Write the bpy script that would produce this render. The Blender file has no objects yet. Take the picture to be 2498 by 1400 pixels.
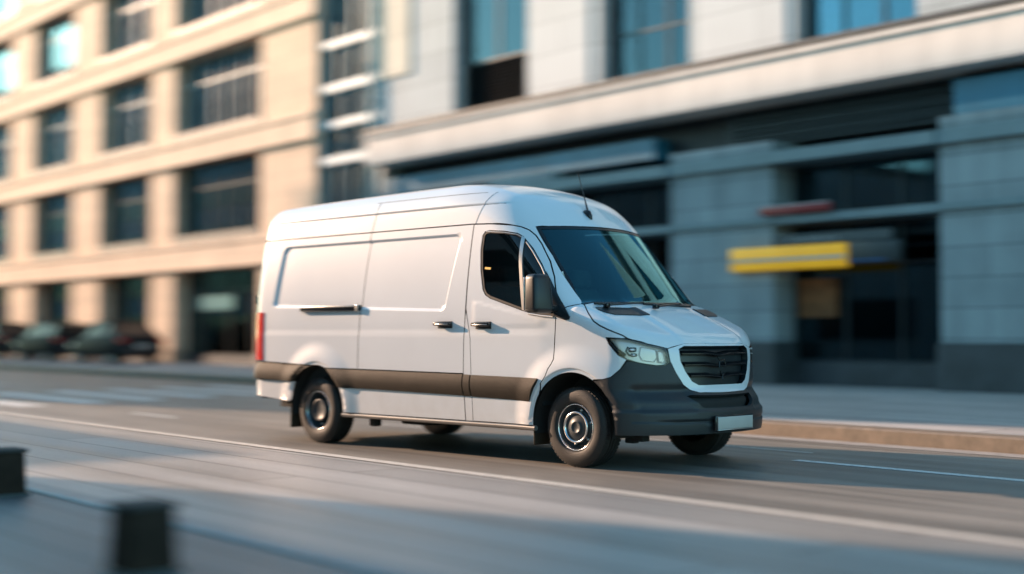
import bpy, bmesh, math, random
import numpy as np
from mathutils import Vector, Matrix
from mathutils.geometry import delaunay_2d_cdt

random.seed(7)
scene = bpy.context.scene
COL = scene.collection
PI = math.pi

# ------------------------------------------------------------------ camera
CAM = np.array([7.65205769, -9.54903958, 1.15010841])
YAW, PITCH, ROLL = map(math.radians, (-44.43922623, 2.10229313, 0.07988977))
FPX, IW, IH = 3208.717, 2498.0, 1400.0

def cam_axes():
    cy, sy = math.cos(YAW), math.sin(YAW)
    fwd = np.array([sy*math.cos(PITCH), cy*math.cos(PITCH), math.sin(PITCH)])
    right = np.array([cy, -sy, 0.0])
    up = np.cross(right, fwd)
    r = math.cos(ROLL)*right + math.sin(ROLL)*up
    u = -math.sin(ROLL)*right + math.cos(ROLL)*up
    return r, u, fwd
CR, CU, CF = cam_axes()

def ray(px, py):
    d = CR*((px-IW/2)/FPX) + CU*((IH/2-py)/FPX) + CF
    return d/np.linalg.norm(d)

def at(px, py, axis, val):
    """the point of the plane axis=val that stands at this place of the photograph"""
    d = ray(px, py)
    return CAM + d*((val-CAM[axis])/d[axis])

# ------------------------------------------------------------------ material helpers
def new_mat(name):
    m = bpy.data.materials.new(name); m.use_nodes = True
    nt = m.node_tree; nt.nodes.clear()
    out = nt.nodes.new('ShaderNodeOutputMaterial')
    b = nt.nodes.new('ShaderNodeBsdfPrincipled')
    nt.links.new(b.outputs[0], out.inputs[0])
    return m, nt, b

def nd(nt, kind, **kw):
    n = nt.nodes.new(kind)
    for k, v in kw.items():
        if k in n.inputs.keys() if hasattr(n.inputs, 'keys') else False:
            n.inputs[k].default_value = v
        else:
            setattr(n, k, v)
    return n

def ramp(nt, stops):
    r = nt.nodes.new('ShaderNodeValToRGB')
    el = r.color_ramp.elements
    while len(el) < len(stops): el.new(0.5)
    for e, (p, c) in zip(el, stops):
        e.position = p
        e.color = (*c, 1) if len(c) == 3 else c
    return r

def coords(nt, scale=(1, 1, 1), rot=(0, 0, 0), kind='Object'):
    t = nt.nodes.new('ShaderNodeTexCoord')
    mp = nt.nodes.new('ShaderNodeMapping')
    mp.inputs['Scale'].default_value = scale
    mp.inputs['Rotation'].default_value = rot
    nt.links.new(t.outputs[kind], mp.inputs['Vector'])
    return mp

def simple(name, col, rough=0.5, metal=0.0, spec=0.5, coat=0.0, var=0.0, vscale=3.0, bump=0.0, bscale=60.0, emit=None):
    m, nt, b = new_mat(name)
    b.inputs['Base Color'].default_value = (*col, 1)
    b.inputs['Roughness'].default_value = rough
    b.inputs['Metallic'].default_value = metal
    b.inputs['Specular IOR Level'].default_value = spec
    b.inputs['Coat Weight'].default_value = coat
    b.inputs['Coat Roughness'].default_value = 0.06
    if var > 0:
        mp = coords(nt)
        n = nd(nt, 'ShaderNodeTexNoise'); n.inputs['Scale'].default_value = vscale; n.inputs['Detail'].default_value = 6
        nt.links.new(mp.outputs[0], n.inputs['Vector'])
        r = ramp(nt, [(0.25, tuple(c*(1-var) for c in col)), (0.75, tuple(min(1, c*(1+var)) for c in col))])
        nt.links.new(n.outputs['Fac'], r.inputs[0])
        nt.links.new(r.outputs[0], b.inputs['Base Color'])
    if bump > 0:
        mp = coords(nt)
        n = nd(nt, 'ShaderNodeTexNoise'); n.inputs['Scale'].default_value = bscale; n.inputs['Detail'].default_value = 4
        bp = nt.nodes.new('ShaderNodeBump'); bp.inputs['Strength'].default_value = bump; bp.inputs['Distance'].default_value = 0.01
        nt.links.new(mp.outputs[0], n.inputs['Vector'])
        nt.links.new(n.outputs['Fac'], bp.inputs['Height'])
        nt.links.new(bp.outputs[0], b.inputs['Normal'])
    if emit:
        b.inputs['Emission Color'].default_value = (*emit[0], 1)
        b.inputs['Emission Strength'].default_value = emit[1]
    return m

def pane(name, tint, refl=1.0, rough=0.01, ior=1.5, gl=(1,1,1)):
    """a thin sheet of tinted glass: tinted see-through plus fresnel reflection"""
    m = bpy.data.materials.new(name); m.use_nodes = True
    nt = m.node_tree; nt.nodes.clear()
    out = nt.nodes.new('ShaderNodeOutputMaterial')
    tr = nt.nodes.new('ShaderNodeBsdfTransparent'); tr.inputs[0].default_value = (*tint, 1)
    g = nt.nodes.new('ShaderNodeBsdfGlossy'); g.inputs['Roughness'].default_value = rough
    g.inputs['Color'].default_value = (*gl, 1)
    fr = nt.nodes.new('ShaderNodeFresnel'); fr.inputs['IOR'].default_value = ior
    mu = nt.nodes.new('ShaderNodeMath'); mu.operation = 'MULTIPLY'; mu.use_clamp = True; mu.inputs[1].default_value = refl
    mx = nt.nodes.new('ShaderNodeMixShader')
    nt.links.new(fr.outputs[0], mu.inputs[0]); nt.links.new(mu.outputs[0], mx.inputs[0])
    nt.links.new(tr.outputs[0], mx.inputs[1]); nt.links.new(g.outputs[0], mx.inputs[2])
    nt.links.new(mx.outputs[0], out.inputs[0])
    return m

# ------------------------------------------------------------------ object helpers
def tag(o, label=None, cat=None, group=None, kind=None):
    if label: o['label'] = label
    if cat: o['category'] = cat
    if group: o['group'] = group
    if kind: o['kind'] = kind
    return o

def empty(name, loc=(0, 0, 0), rz=0.0, parent=None):
    o = bpy.data.objects.new(name, None); COL.objects.link(o)
    o.location = loc; o.rotation_euler = (0, 0, rz); o.empty_display_size = 0.3
    if parent: o.parent = parent
    return o

def copy_tree(o, parent=None):
    c = o.copy(); COL.objects.link(c); c.parent = parent
    for ch in list(o.children): copy_tree(ch, c)
    return c

class MB:
    """collects shapes and links them as ONE mesh object"""
    def __init__(self): self.v = []; self.f = []; self.m = []; self.s = []; self.n = []
    def add(self, verts, faces, mat=0, smooth=False, normals=None):
        b = len(self.v)
        verts = [tuple(map(float, p)) for p in verts]
        self.v += verts
        for fc in faces: self.f.append(tuple(int(i)+b for i in fc)); self.m.append(mat); self.s.append(smooth)
        self.n += ([tuple(map(float, q)) for q in normals] if normals is not None else [None]*len(verts))
        return self
    def box(self, x0, x1, y0, y1, z0, z1, mat=0):
        v = [(x0,y0,z0),(x1,y0,z0),(x1,y1,z0),(x0,y1,z0),(x0,y0,z1),(x1,y0,z1),(x1,y1,z1),(x0,y1,z1)]
        return self.add(v, [(0,3,2,1),(4,5,6,7),(0,1,5,4),(1,2,6,5),(2,3,7,6),(3,0,4,7)], mat)
    def tube(self, pts, r, seg=10, mat=0, caps=True):
        pts = [Vector(p) for p in pts]; rs = r if isinstance(r, (list, tuple)) else [r]*len(pts)
        V = []; F = []
        prev = None
        for i, p in enumerate(pts):
            t = (pts[min(i+1, len(pts)-1)]-pts[max(i-1, 0)]).normalized()
            a = prev - t*prev.dot(t) if prev is not None else (Vector((0,0,1)) if abs(t.z) < .9 else Vector((1,0,0)))
            a = (a - t*a.dot(t)).normalized(); prev = a; b = t.cross(a)
            for k in range(seg):
                an = 2*PI*k/seg
                V.append(p + a*math.cos(an)*rs[i] + b*math.sin(an)*rs[i])
        for i in range(len(pts)-1):
            for k in range(seg):
                k2 = (k+1) % seg
                F.append((i*seg+k, i*seg+k2, (i+1)*seg+k2, (i+1)*seg+k))
        self.add(V, F, mat, True)
        if caps:
            n = len(pts)
            self.add(V[:seg], [tuple(reversed(range(seg)))], mat); self.add(V[(n-1)*seg:], [tuple(range(seg))], mat)
        return self
    def lathe(self, prof, center, axis_sign=-1, seg=56, mat=0, smooth=True):
        """profile of (radius, outward offset) about a line along y"""
        V = []; F = []; cx, cy, cz = center
        for (r, o) in prof:
            for k in range(seg):
                an = 2*PI*k/seg
                V.append((cx + r*math.cos(an), cy + axis_sign*o, cz + r*math.sin(an)))
        for i in range(len(prof)-1):
            for k in range(seg):
                k2 = (k+1) % seg
                q = (i*seg+k, i*seg+k2, (i+1)*seg+k2, (i+1)*seg+k)
                F.append(q if axis_sign < 0 else tuple(reversed(q)))
        return self.add(V, F, mat, smooth)
    def rbox(self, c, h, rad, seg=4, mat=0, rot=None, taper=None):
        """rounded box: centre, half sizes, edge radius"""
        bm = bmesh.new(); bmesh.ops.create_cube(bm, size=2)
        for v in bm.verts: v.co = Vector((v.co.x*h[0], v.co.y*h[1], v.co.z*h[2]))
        bmesh.ops.bevel(bm, geom=list(bm.edges), offset=rad, segments=seg, profile=0.5, affect='EDGES')
        V = []
        for v in bm.verts:
            p = v.co.copy()
            if taper: p = taper(p)
            if rot: p = rot @ p
            V.append(p+Vector(c))
        F = [[v.index for v in f.verts] for f in bm.faces]
        bm.free()
        return self.add(V, F, mat, True)
    def prism(self, poly, fn, d0, d1, mat=0):
        """a 2-D outline given depth: fn(a, b, depth) -> point"""
        n = len(poly)
        V = [fn(a, b, d0) for a, b in poly]+[fn(a, b, d1) for a, b in poly]
        F = [tuple(reversed(range(n))), tuple(range(n, 2*n))]+[(i, (i+1) % n, n+(i+1) % n, n+i) for i in range(n)]
        return self.add(V, F, mat)
    def build(self, name, mats, parent=None, fix=False, autosmooth=None):
        me = bpy.data.meshes.new(name)
        me.from_pydata(self.v, [], self.f); 
        mats = mats if isinstance(mats, (list, tuple)) else [mats]
        for m in mats: me.materials.append(m)
        me.polygons.foreach_set('material_index', self.m)
        me.polygons.foreach_set('use_smooth', self.s)
        me.update()
        if fix:
            bm = bmesh.new(); bm.from_mesh(me); bmesh.ops.recalc_face_normals(bm, faces=bm.faces); bm.to_mesh(me); bm.free()
        if autosmooth is not None:
            me.set_sharp_from_angle(angle=math.radians(autosmooth))
        if any(q is not None for q in self.n):
            nn = [q if q is not None else (0, 0, 0) for q in self.n]   # (0,0,0) keeps the automatic normal
            me.normals_split_custom_set_from_vertices(nn)
        o = bpy.data.objects.new(name, me); COL.objects.link(o)
        if parent: o.parent = parent
        return o

# ------------------------------------------------------------------ the van's skin: one smooth implicit surface, F(p) = 0
def smax(a, b, r):
    h = np.maximum(r-np.abs(a-b), 0.0)
    return np.maximum(a, b)+h*h/(4*r)
def smin(a, b, r): return -smax(-a, -b, r)
def sst(a, b, x):
    t = np.minimum(np.maximum((x-a)*(1.0/(b-a)), 0.0), 1.0); return t*t*(3-2*t)

WB, RW = 3.665, 0.35            # wheelbase, tyre radius
ARCH_F, ARCH_R = (0.0, 0.37, .455), (-3.63, 0.385, .445)

REC = np.array([(-4.47, 1.455), (-1.640, 1.375), (-1.475, 2.125), (-4.36, 2.125)])   # pressed panel on the side
def sd_round_poly(x, z, poly, rad):
    """signed distance to a convex ccw polygon with rounded corners"""
    d = np.full(np.shape(x), -9.0); n = len(poly)
    out2 = None
    # shrink then distance
    ds = []
    for i in range(n):
        a = poly[i]; b = poly[(i+1) % n]; e = (b-a)/np.linalg.norm(b-a); nrm = np.array([e[1], -e[0]])
        ds.append((x-a[0])*nrm[0]+(z-a[1])*nrm[1]+rad)
    D = np.stack(ds); m = D.max(0)
    P = np.maximum(D, 0)
    o = np.sqrt((P**2).sum(0))
    return np.where(m < 0, m, o)-rad

def half_width(x, z):
    w = 1.0-0.100*np.power(np.clip((z-1.25)/.95, 0, None), 1.7)
    w = w-0.012*np.power(np.clip((1.2-z)/.6, 0, None), 2)
    w = w-0.045*np.power(np.clip((x+.45)/1.1, 0, None), 2)
    w = w-0.030*np.power(np.clip((-4.0-x)/.95, 0, None), 2)
    w = w+0.006*sst(1.215, 1.13, z)*sst(-.15, -.4, x)
    for (cx, cz, r0) in (ARCH_F, ARCH_R):
        r = np.sqrt((x-cx)**2+(z-cz)**2)
        w = w+0.034*sst(r0+.27, r0+.03, r)-0.014*sst(r0+.045, r0+.03, r)
    s = sd_round_poly(x, z, REC, .085)
    w = w-0.022*sst(0.0, -0.028, s)
    w = w+0.010*sst(2.386, 2.410, z)*sst(-.75, -1.1, x)
    # crease rising from the door's foot to the window line
    zl = 1.30-0.20*(x+.35)
    w = w+0.005*sst(zl+.012, zl-.03, z)*sst(-1.28, -1.2, x)*sst(-.28, -.4, x)*sst(1.21, 1.25, z)
    return w

def ws_x(y, z): return .22-.90*(z-1.40)-.22*(y/.81)**2
def skin(P):
    x, y, z = P[..., 0], np.abs(P[..., 1]), P[..., 2]
    side = y-half_width(x, z)
    rear = -(x+4.985-.11*np.power(np.clip((z-1.0)/1.6, 0, None), 2)-.10*(y/.95)**4)
    roof = z-(2.66-.05*np.power(np.clip((-1.6-x)/3.3, 0, None), 2)-.045*(y/.8)**2)
    dome = (z-(2.515-.56*(x+.9)-.07*(y/.6)**2))*.872
    wsd = (x-ws_x(y, z))/1.345
    top = smax(smax(roof, dome, .28), wsd, .10)
    hood = z-(1.412-.40*np.maximum(x-.2, -.20)-.16*np.power(np.clip(x-.2, 0, None), 2)-.055*(y/.8)**2+.014*sst(.50, .42, y))
    nose = x-(.875-.07*np.clip(z-.70, -.1, 1)-.34*np.power(y/.95, 2.6)+.075*sst(.70, .56, z)-.35*np.power(np.clip(.42-z, 0, None), 2)*3)
    top = smin(top, hood*.93, .05)
    f = smax(side, top, .13+.11*sst(1.45, 2.2, z))
    f = smax(f, nose, .11)
    return smax(f, rear, .20)

def grad(P, F=skin, e=1e-4):
    g = np.empty(P.shape)
    for k in range(3):
        d = np.zeros(3); d[k] = e
        g[..., k] = (F(P+d)-F(P-d))/(2*e)
    return g/np.maximum(np.linalg.norm(g, axis=-1, keepdims=True), 1e-9)

def trace(O, D, iso=0.0, F=skin, steps=90):
    O = np.atleast_2d(np.asarray(O, float)); D = np.broadcast_to(np.atleast_2d(np.asarray(D, float)), O.shape)
    t = np.zeros(len(O))
    for _ in range(steps):
        st = np.minimum(np.maximum(F(O+D*t[:, None])-iso, -.3), 3)*.8
        t = t+st
        if np.max(np.abs(st)) < 1e-5: break
    return O+D*t[:, None]

def pix(px, py, iso=0.0, F=skin):
    d = ray(px, py); return trace(CAM+d*6.0, d, iso, F)[0]

def sides(*pp, iso=0.0):
    pp = np.array([tuple(p) for p in pp], float)
    return list(trace(np.stack([pp[:, 0], np.full(len(pp), -1.6), pp[:, 1]], 1), (0, 1, 0), iso))
def pixs(*pp, iso=0.0, F=None):
    D = np.array([ray(*p) for p in pp]); return list(trace(CAM+D*6.0, D, iso, F or skin))
def fronts(yz, iso=0.0, F=None):
    yz = np.array([tuple(p) for p in yz], float)
    return list(trace(np.stack([np.full(len(yz), 3.0), yz[:, 0], yz[:, 1]], 1), (-1, 0, 0), iso, F or skin))
def tops(xy, iso=0.0):
    xy = np.array([tuple(p) for p in xy], float)
    return list(trace(np.stack([xy[:, 0], xy[:, 1], np.full(len(xy), 3.0)], 1), (0, 0, -1), iso))
def side_pt(x, z, iso=0.0): return trace((x, -1.6, z), (0, 1, 0), iso)[0]

def inside(pts, loops):
    c = np.zeros(len(pts), bool)
    for L in loops:
        a = L; b = np.roll(L, -1, 0)
        for (x0, y0), (x1, y1) in zip(a, b):
            if y0 == y1: continue
            k = ((y0 > pts[:, 1]) != (y1 > pts[:, 1])) & (pts[:, 0] < (x1-x0)*(pts[:, 1]-y0)/(y1-y0)+x0)
            c ^= k
    return c

def resample(L, h, closed=True):
    out = []
    n = len(L)
    for i in range(n if closed else n-1):
        a = L[i]; b = L[(i+1) % n]; k = max(1, int(math.ceil(np.linalg.norm(b-a)/h)))
        for j in range(k): out.append(a+(b-a)*j/k)
    if not closed: out.append(L[-1])
    return np.array(out)

def area2(L):
    x, y = L[:, 0], L[:, 1]; return .5*np.sum(x*np.roll(y, -1)-np.roll(x, -1)*y)

def inset(L, d):
    """move a loop inwards by d"""
    s = 1 if area2(L) > 0 else -1
    p = np.roll(L, 1, 0); n = np.roll(L, -1, 0)
    e1 = L-p; e1 /= np.maximum(np.linalg.norm(e1, axis=1, keepdims=True), 1e-9)
    e2 = n-L; e2 /= np.maximum(np.linalg.norm(e2, axis=1, keepdims=True), 1e-9)
    n1 = np.stack([-e1[:, 1], e1[:, 0]], 1)*s; n2 = np.stack([-e2[:, 1], e2[:, 0]], 1)*s
    m = n1+n2; m /= np.maximum((m*m).sum(1, keepdims=True), .4)/2
    return L+m*d

class Proj:
    """parallel rays along D"""
    def __init__(self, D):
        D = np.asarray(D, float); self.D = D/np.linalg.norm(D)
        a = np.array([0, 0, 1.0]) if abs(self.D[2]) < .9 else np.array([1.0, 0, 0])
        self.e1 = np.cross(self.D, a); self.e1 /= np.linalg.norm(self.e1); self.e2 = np.cross(self.e1, self.D)
    def to2(self, P): P = np.asarray(P, float); return np.stack([P@self.e1, P@self.e2], -1)
    def rays(self, ab): return ab[:, :1]*self.e1+ab[:, 1:]*self.e2-self.D*6.0, np.broadcast_to(self.D, (len(ab), 3))
class Cyl:
    """rays towards a line along x at height z0"""
    z0 = 1.2
    def to2(self, P): P = np.asarray(P, float); return np.stack([P[..., 0], np.arctan2(P[..., 1], P[..., 2]-self.z0)*1.2], -1)
    def rays(self, ab):
        th = ab[:, 1]/1.2; o = np.stack([np.zeros(len(ab)), np.sin(th), np.cos(th)], 1)
        O = np.stack([ab[:, 0], np.zeros(len(ab)), np.full(len(ab), self.z0)], 1)+o*4.0
        return O, -o
SIDE = Proj((0, 1, 0)); FRONT = Proj((-1, 0, 0)); REARP = Proj((1, 0, 0)); CYL = Cyl()

def arc(c, r, a0, a1, n=24):
    return [(c[0]+r*math.cos(math.radians(a0+(a1-a0)*i/n)), c[1]+r*math.sin(math.radians(a0+(a1-a0)*i/n))) for i in range(n+1)]

def patch(loops, proj, h=.03, iso=0.0, thick=.018, gap=.005, feats=(), F=skin, edge_mat=1, flat=None):
    """a panel cut from the skin: loops of 3-D points (first the outline, then the holes)"""
    L2 = []
    for i, L in enumerate(loops):
        q = resample(proj.to2(np.asarray(L, float)), h)
        if gap: q = inset(q, gap if i == 0 else -gap)
        L2.append(q)
    V = []; E = []
    for q in L2:
        b = len(V); V += [Vector(p) for p in q]; E += [(b+i, b+(i+1) % len(q)) for i in range(len(q))]
    bnd = np.concatenate(L2)
    for ft in feats:
        q = resample(proj.to2(np.asarray(ft, float)), h*.8, closed=False)
        ok = inside(q, L2) & (np.min(np.linalg.norm(q[:, None]-bnd[None], axis=2), 1) > .006)
        idx = []
        for p, k in zip(q, ok):
            if k: V.append(Vector(p)); idx.append(len(V)-1)
            else: idx.append(None)
        E += [(a, b) for a, b in zip(idx[:-1], idx[1:]) if a is not None and b is not None]
    lo, hi = bnd.min(0), bnd.max(0)
    gx, gy = np.meshgrid(np.arange(lo[0], hi[0], h), np.arange(lo[1], hi[1], h*.9))
    gx = gx+(np.arange(gx.shape[0])[:, None] % 2)*h*.5
    g = np.stack([gx.ravel(), gy.ravel()], 1)
    g = g[inside(g, L2)]
    fixed = np.array([tuple(p) for p in V])
    keep = np.ones(len(g), bool)
    for k in range(0, len(g), 2000):
        keep[k:k+2000] = np.min(((g[k:k+2000, None]-fixed[None])**2).sum(2), 1) > (h*.5)**2
    V += [Vector(p) for p in g[keep]]
    r = delaunay_2d_cdt(V, E, [], 0, 1e-6)
    ab = np.array([tuple(p) for p in r[0]]); T = np.array([t for t in r[2] if len(t) == 3])
    cen = ab[T].mean(1); T = T[inside(cen, L2)]
    O, D = proj.rays(ab)
    P = trace(O, D, iso, F); N = grad(P, F)
    fn = np.cross(P[T[:, 1]]-P[T[:, 0]], P[T[:, 2]]-P[T[:, 0]])
    flip = (fn*N[T].mean(1)).sum(1) < 0
    T[flip] = T[flip][:, ::-1]
    cnt = {}
    for t in T:
        for a, b in ((t[0], t[1]), (t[1], t[2]), (t[2], t[0])): cnt[(a, b)] = 1
    be = [(a, b) for (a, b) in cnt if (b, a) not in cnt]
    out = [(P, T, N, 0, True)]
    if thick:
        I = P-N*thick
        ev = []; ef = []; en = []
        for a, b in be:
            k = len(ev); ev += [P[a], P[b], I[b], I[a]]
            nn = np.cross(P[b]-P[a], -N[a]); nn = -nn/max(np.linalg.norm(nn), 1e-9)
            ef.append((k+3, k+2, k+1, k)); en += [-nn]*4
        fe = np.cross(np.array(ev)[1::4]-np.array(ev)[0::4], np.array(ev)[3::4]-np.array(ev)[0::4])
        out.append((np.array(ev), ef, None, edge_mat, False))
        out.append((I, T[:, ::-1], -N, edge_mat, True))
    return out

def put(mb, pt, mirror=False, both=False, mat=None):
    for (P, T, N, m, s) in pt:
        mm = m if mat is None else (mat if m == 0 else m)
        if not mirror or both:
            mb.add(P, T, mm, s, N)
        if mirror or both:
            M = np.array([1, -1, 1.0])
            mb.add(np.asarray(P)*M, [tuple(reversed(list(t))) for t in T], mm, s, None if N is None else N*M)
    return mb
# ------------------------------------------------------------------ van materials
def paint_mat():
    m, nt, b = new_mat('white_paint')
    mp = coords(nt, (1, 1, 1))
    n = nd(nt, 'ShaderNodeTexNoise'); n.inputs['Scale'].default_value = 1.7; n.inputs['Detail'].default_value = 5
    nt.links.new(mp.outputs[0], n.inputs['Vector'])
    r = ramp(nt, [(.3, (.685, .71, .745)), (.7, (.72, .745, .78))]); nt.links.new(n.outputs['Fac'], r.inputs[0])
    # road film thrown up along the sills
    sx = nt.nodes.new('ShaderNodeSeparateXYZ'); nt.links.new(mp.outputs[0], sx.inputs[0])
    mr = nt.nodes.new('ShaderNodeMapRange'); mr.inputs['From Min'].default_value = .75; mr.inputs['From Max'].default_value = .30
    nt.links.new(sx.outputs['Z'], mr.inputs['Value'])
    n2 = nd(nt, 'ShaderNodeTexNoise'); n2.inputs['Scale'].default_value = 6; n2.inputs['Detail'].default_value = 8
    nt.links.new(mp.outputs[0], n2.inputs['Vector'])
    mu = nt.nodes.new('ShaderNodeMath'); mu.operation = 'MULTIPLY'; nt.links.new(mr.outputs[0], mu.inputs[0]); nt.links.new(n2.outputs['Fac'], mu.inputs[1])
    mu2 = nt.nodes.new('ShaderNodeMath'); mu2.operation = 'MULTIPLY'; mu2.inputs[1].default_value = .6; nt.links.new(mu.outputs[0], mu2.inputs[0])
    mx = nt.nodes.new('ShaderNodeMix'); mx.data_type = 'RGBA'
    nt.links.new(mu2.outputs[0], mx.inputs[0]); nt.links.new(r.outputs[0], mx.inputs[6]); mx.inputs[7].default_value = (.42, .38, .33, 1)
    nt.links.new(mx.outputs[2], b.inputs['Base Color'])
    b.inputs['Roughness'].default_value = .34; b.inputs['Coat Weight'].default_value = .7; b.inputs['Coat Roughness'].default_value = .05
    return m
PAINT = paint_mat()
DARKIN = simple('dark_inner_metal', (.012, .013, .014), .8)
TRIM = simple('dark_plastic_trim', (.030, .023, .016), .62, spec=.16, var=.18, vscale=9, bump=.25, bscale=900)
BUMP = simple('bumper_plastic', (.017, .020, .023), .40, spec=.5, var=.12, vscale=6, bump=.2, bscale=900)
BLACK = simple('black_gloss_plastic', (.010, .011, .013), .18)
RUBBER = simple('rubber_seal', (.012, .012, .012), .6)
TYRE = simple('tyre_rubber', (.013, .0125, .012), .62, var=.25, vscale=14, bump=.3, bscale=220)
STEELD = simple('dark_wheel_steel', (.022, .034, .042), .44, metal=.2)
SILVER = simple('bright_metal', (.72, .73, .74), .22, metal=1.0)
SATIN = simple('satin_metal', (.62, .60, .57), .34, metal=.9)
CHROME = simple('lamp_chrome', (.88, .80, .76), .28, metal=.25)
SEATM = simple('seat_cloth', (.06, .075, .075), .9, var=.2, vscale=20)
DASH = simple('dashboard_plastic', (.022, .024, .026), .6)
WGLASS = pane('windscreen_glass', (.42, .64, .66), 2.2, .012, gl=(.36, .88, 1.0))
SGLASS = pane('side_window_glass', (.20, .27, .27), 1.1, .01)
LENS = pane('headlamp_lens', (.94, .93, .92), .9, .02, gl=(1, .84, .76))
REDL = simple('tail_lamp_red', (.62, .03, .02), .22, coat=.5)
AMBER = simple('amber_lens', (.80, .28, .02), .3)
PLATE = simple('number_plate_blank', (.47, .44, .41), .5, var=.05, vscale=8)
YELL = simple('yellow_sticker', (.85, .50, .06), .5)
GRBLK = simple('grille_plastic', (.009, .014, .018), .34)

class CylZ:
    """rays towards a vertical line through x0"""
    x0 = -.35
    def to2(self, P): P = np.asarray(P, float); return np.stack([np.arctan2(P[..., 1], P[..., 0]-self.x0)*1.15, P[..., 2]], -1)
    def rays(self, ab):
        th = ab[:, 0]/1.15; o = np.stack([np.cos(th), np.sin(th), np.zeros(len(ab))], 1)
        return np.stack([np.full(len(ab), self.x0), np.zeros(len(ab)), ab[:, 1]], 1)+o*3.5, -o
CYLZ = CylZ()
MIR = np.array([1, -1, 1.0])
def sym(half):
    """an outline from its near half (ordered from the centre line round to the centre line)"""
    h = [np.asarray(p, float) for p in half]
    return h+[p*MIR for p in reversed(h)]
def dens(pp, n=4):
    out = []
    for a, b in zip(pp[:-1], pp[1:]): out += [(a[0]+(b[0]-a[0])*i/n, a[1]+(b[1]-a[1])*i/n) for i in range(n)]
    return out+[pp[-1]]
def mid(p): return np.array([p[0], 0.0, p[2]])

van = empty('delivery_van')
tag(van, 'white high-roof delivery van with dark bumper driving along the street', 'van')
ZS = 2.205; XR = -4.80
def pair(name, mats, pt):
    return [put(MB(), pt, mirror=k).build(name, mats, van) for k in (False, True)]

B2 = [PAINT, DARKIN]

# --- outlines shared by neighbouring panels
DOOR_TOP = pixs((1157, 547), (1200, 546), (1250, 549), (1272, 553), (1292, 561), (1308, 574), (1322, 594), (1343, 637), (1353, 675), (1357, 712))
DOOR_FRONT = pixs((1357, 760), (1355, 790), (1352, 850), (1350, 876), (1344, 888), (1336, 900))
WS_EDGE = pixs((1419, 741), (1390, 692), (1350, 624), (1308, 553))
A_SEAM = pixs((1357, 758), (1387, 747), (1419, 741))
wc = trace((3, 0, WS_EDGE[-1][2]+.022), (-1, 0, 0))[0]
WS_TOP = fronts([(y, WS_EDGE[-1][2]+.022*(1-(y/WS_EDGE[-1][1])**2)) for y in np.linspace(WS_EDGE[-1][1], 0, 8)[1:-1]])
HOOD_SIDE = pixs(*dens([(1426, 742.5), (1430, 752), (1436, 765), (1448, 784), (1462, 794), (1480, 803), (1500, 811), (1518, 818), (1531, 826)]))
LAMP = pixs((1478.6, 824), (1517, 826), (1531, 827.5), (1543, 830), (1581, 840), (1608, 846), (1625, 850), (1630, 867), (1634, 884), (1622, 891), (1601, 892), (1572, 888), (1548, 883), (1530, 877), (1508, 866), (1485, 838))
LAMP_TOP = LAMP[2:7]
FRAME_L = pixs((1629, 851), (1635, 880), (1649, 909), (1667, 938), (1684, 951), (1707, 957))
GRILLE_L = pixs((1668, 843.5), (1655, 851), (1659, 880), (1671, 906), (1688, 931), (1704, 939.5))

# --- upper shell: roof, dome over the windscreen, windscreen pillars
half = sides(*[(x, ZS) for x in np.linspace(XR, -1.36, 24)])+DOOR_TOP+A_SEAM+WS_EDGE[1:]+WS_TOP
half = half+[wc]
back = [trace(np.array([XR, 4*math.sin(a), 1.2+4*math.cos(a)]), (0, -math.sin(a), -math.cos(a)))[0] for a in np.linspace(math.atan2(half[0][1], half[0][2]-1.2), 0, 22)[1:]]
outline = half+[p*MIR for p in reversed(half[:-1])]+[p*MIR for p in back[:-1]]+list(reversed(back))
crs = [sides(*[(x, z) for x in np.linspace(XR, -.55, 70)]) for z in (2.384, 2.390, 2.396, 2.402, 2.411)]
crs += [[p*MIR for p in c] for c in crs]
sh = MB(); put(sh, patch([outline], CYL, .035, feats=crs))
# rear cap of the roof and rear corners
capo = back[::-1]+[p*MIR for p in back[:-1]]
zz = np.linspace(ZS, .46, 30)
corner = sides(*[(XR, z) for z in zz])
allrear = [p*MIR for p in back]+[]
loop = list(reversed(back))+[p*MIR for p in back[:-1]]+[p*MIR for p in corner]+list(reversed(corner))
put(sh, patch([loop], REARP, .05, gap=0))
SHELL = sh.build('body_shell', B2, van)
# pressed seams of the roof
def cylpts(xz): 
    # points of the flank given as (x, height)
    return sides(*xz)
for k in (1, -1):
    for L in ([(x, 2.390) for x in np.linspace(-4.70, -1.02, 40)], [(x, 2.515) for x in np.linspace(-2.86, -1.30, 16)], [(-1.315+.012*i, 2.21+.034*i) for i in range(10)], [(-2.853+.006*i, 2.21+.034*i) for i in range(10)]):
        P = np.array(sides(*L)); P = P+grad(P)*(-.0015); P[:, 1] *= k
        MB().tube([tuple(p) for p in P], .0045, 6).build('roof_seam', [simple('seam_grey', (.20, .215, .225), .6)], SHELL)

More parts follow.
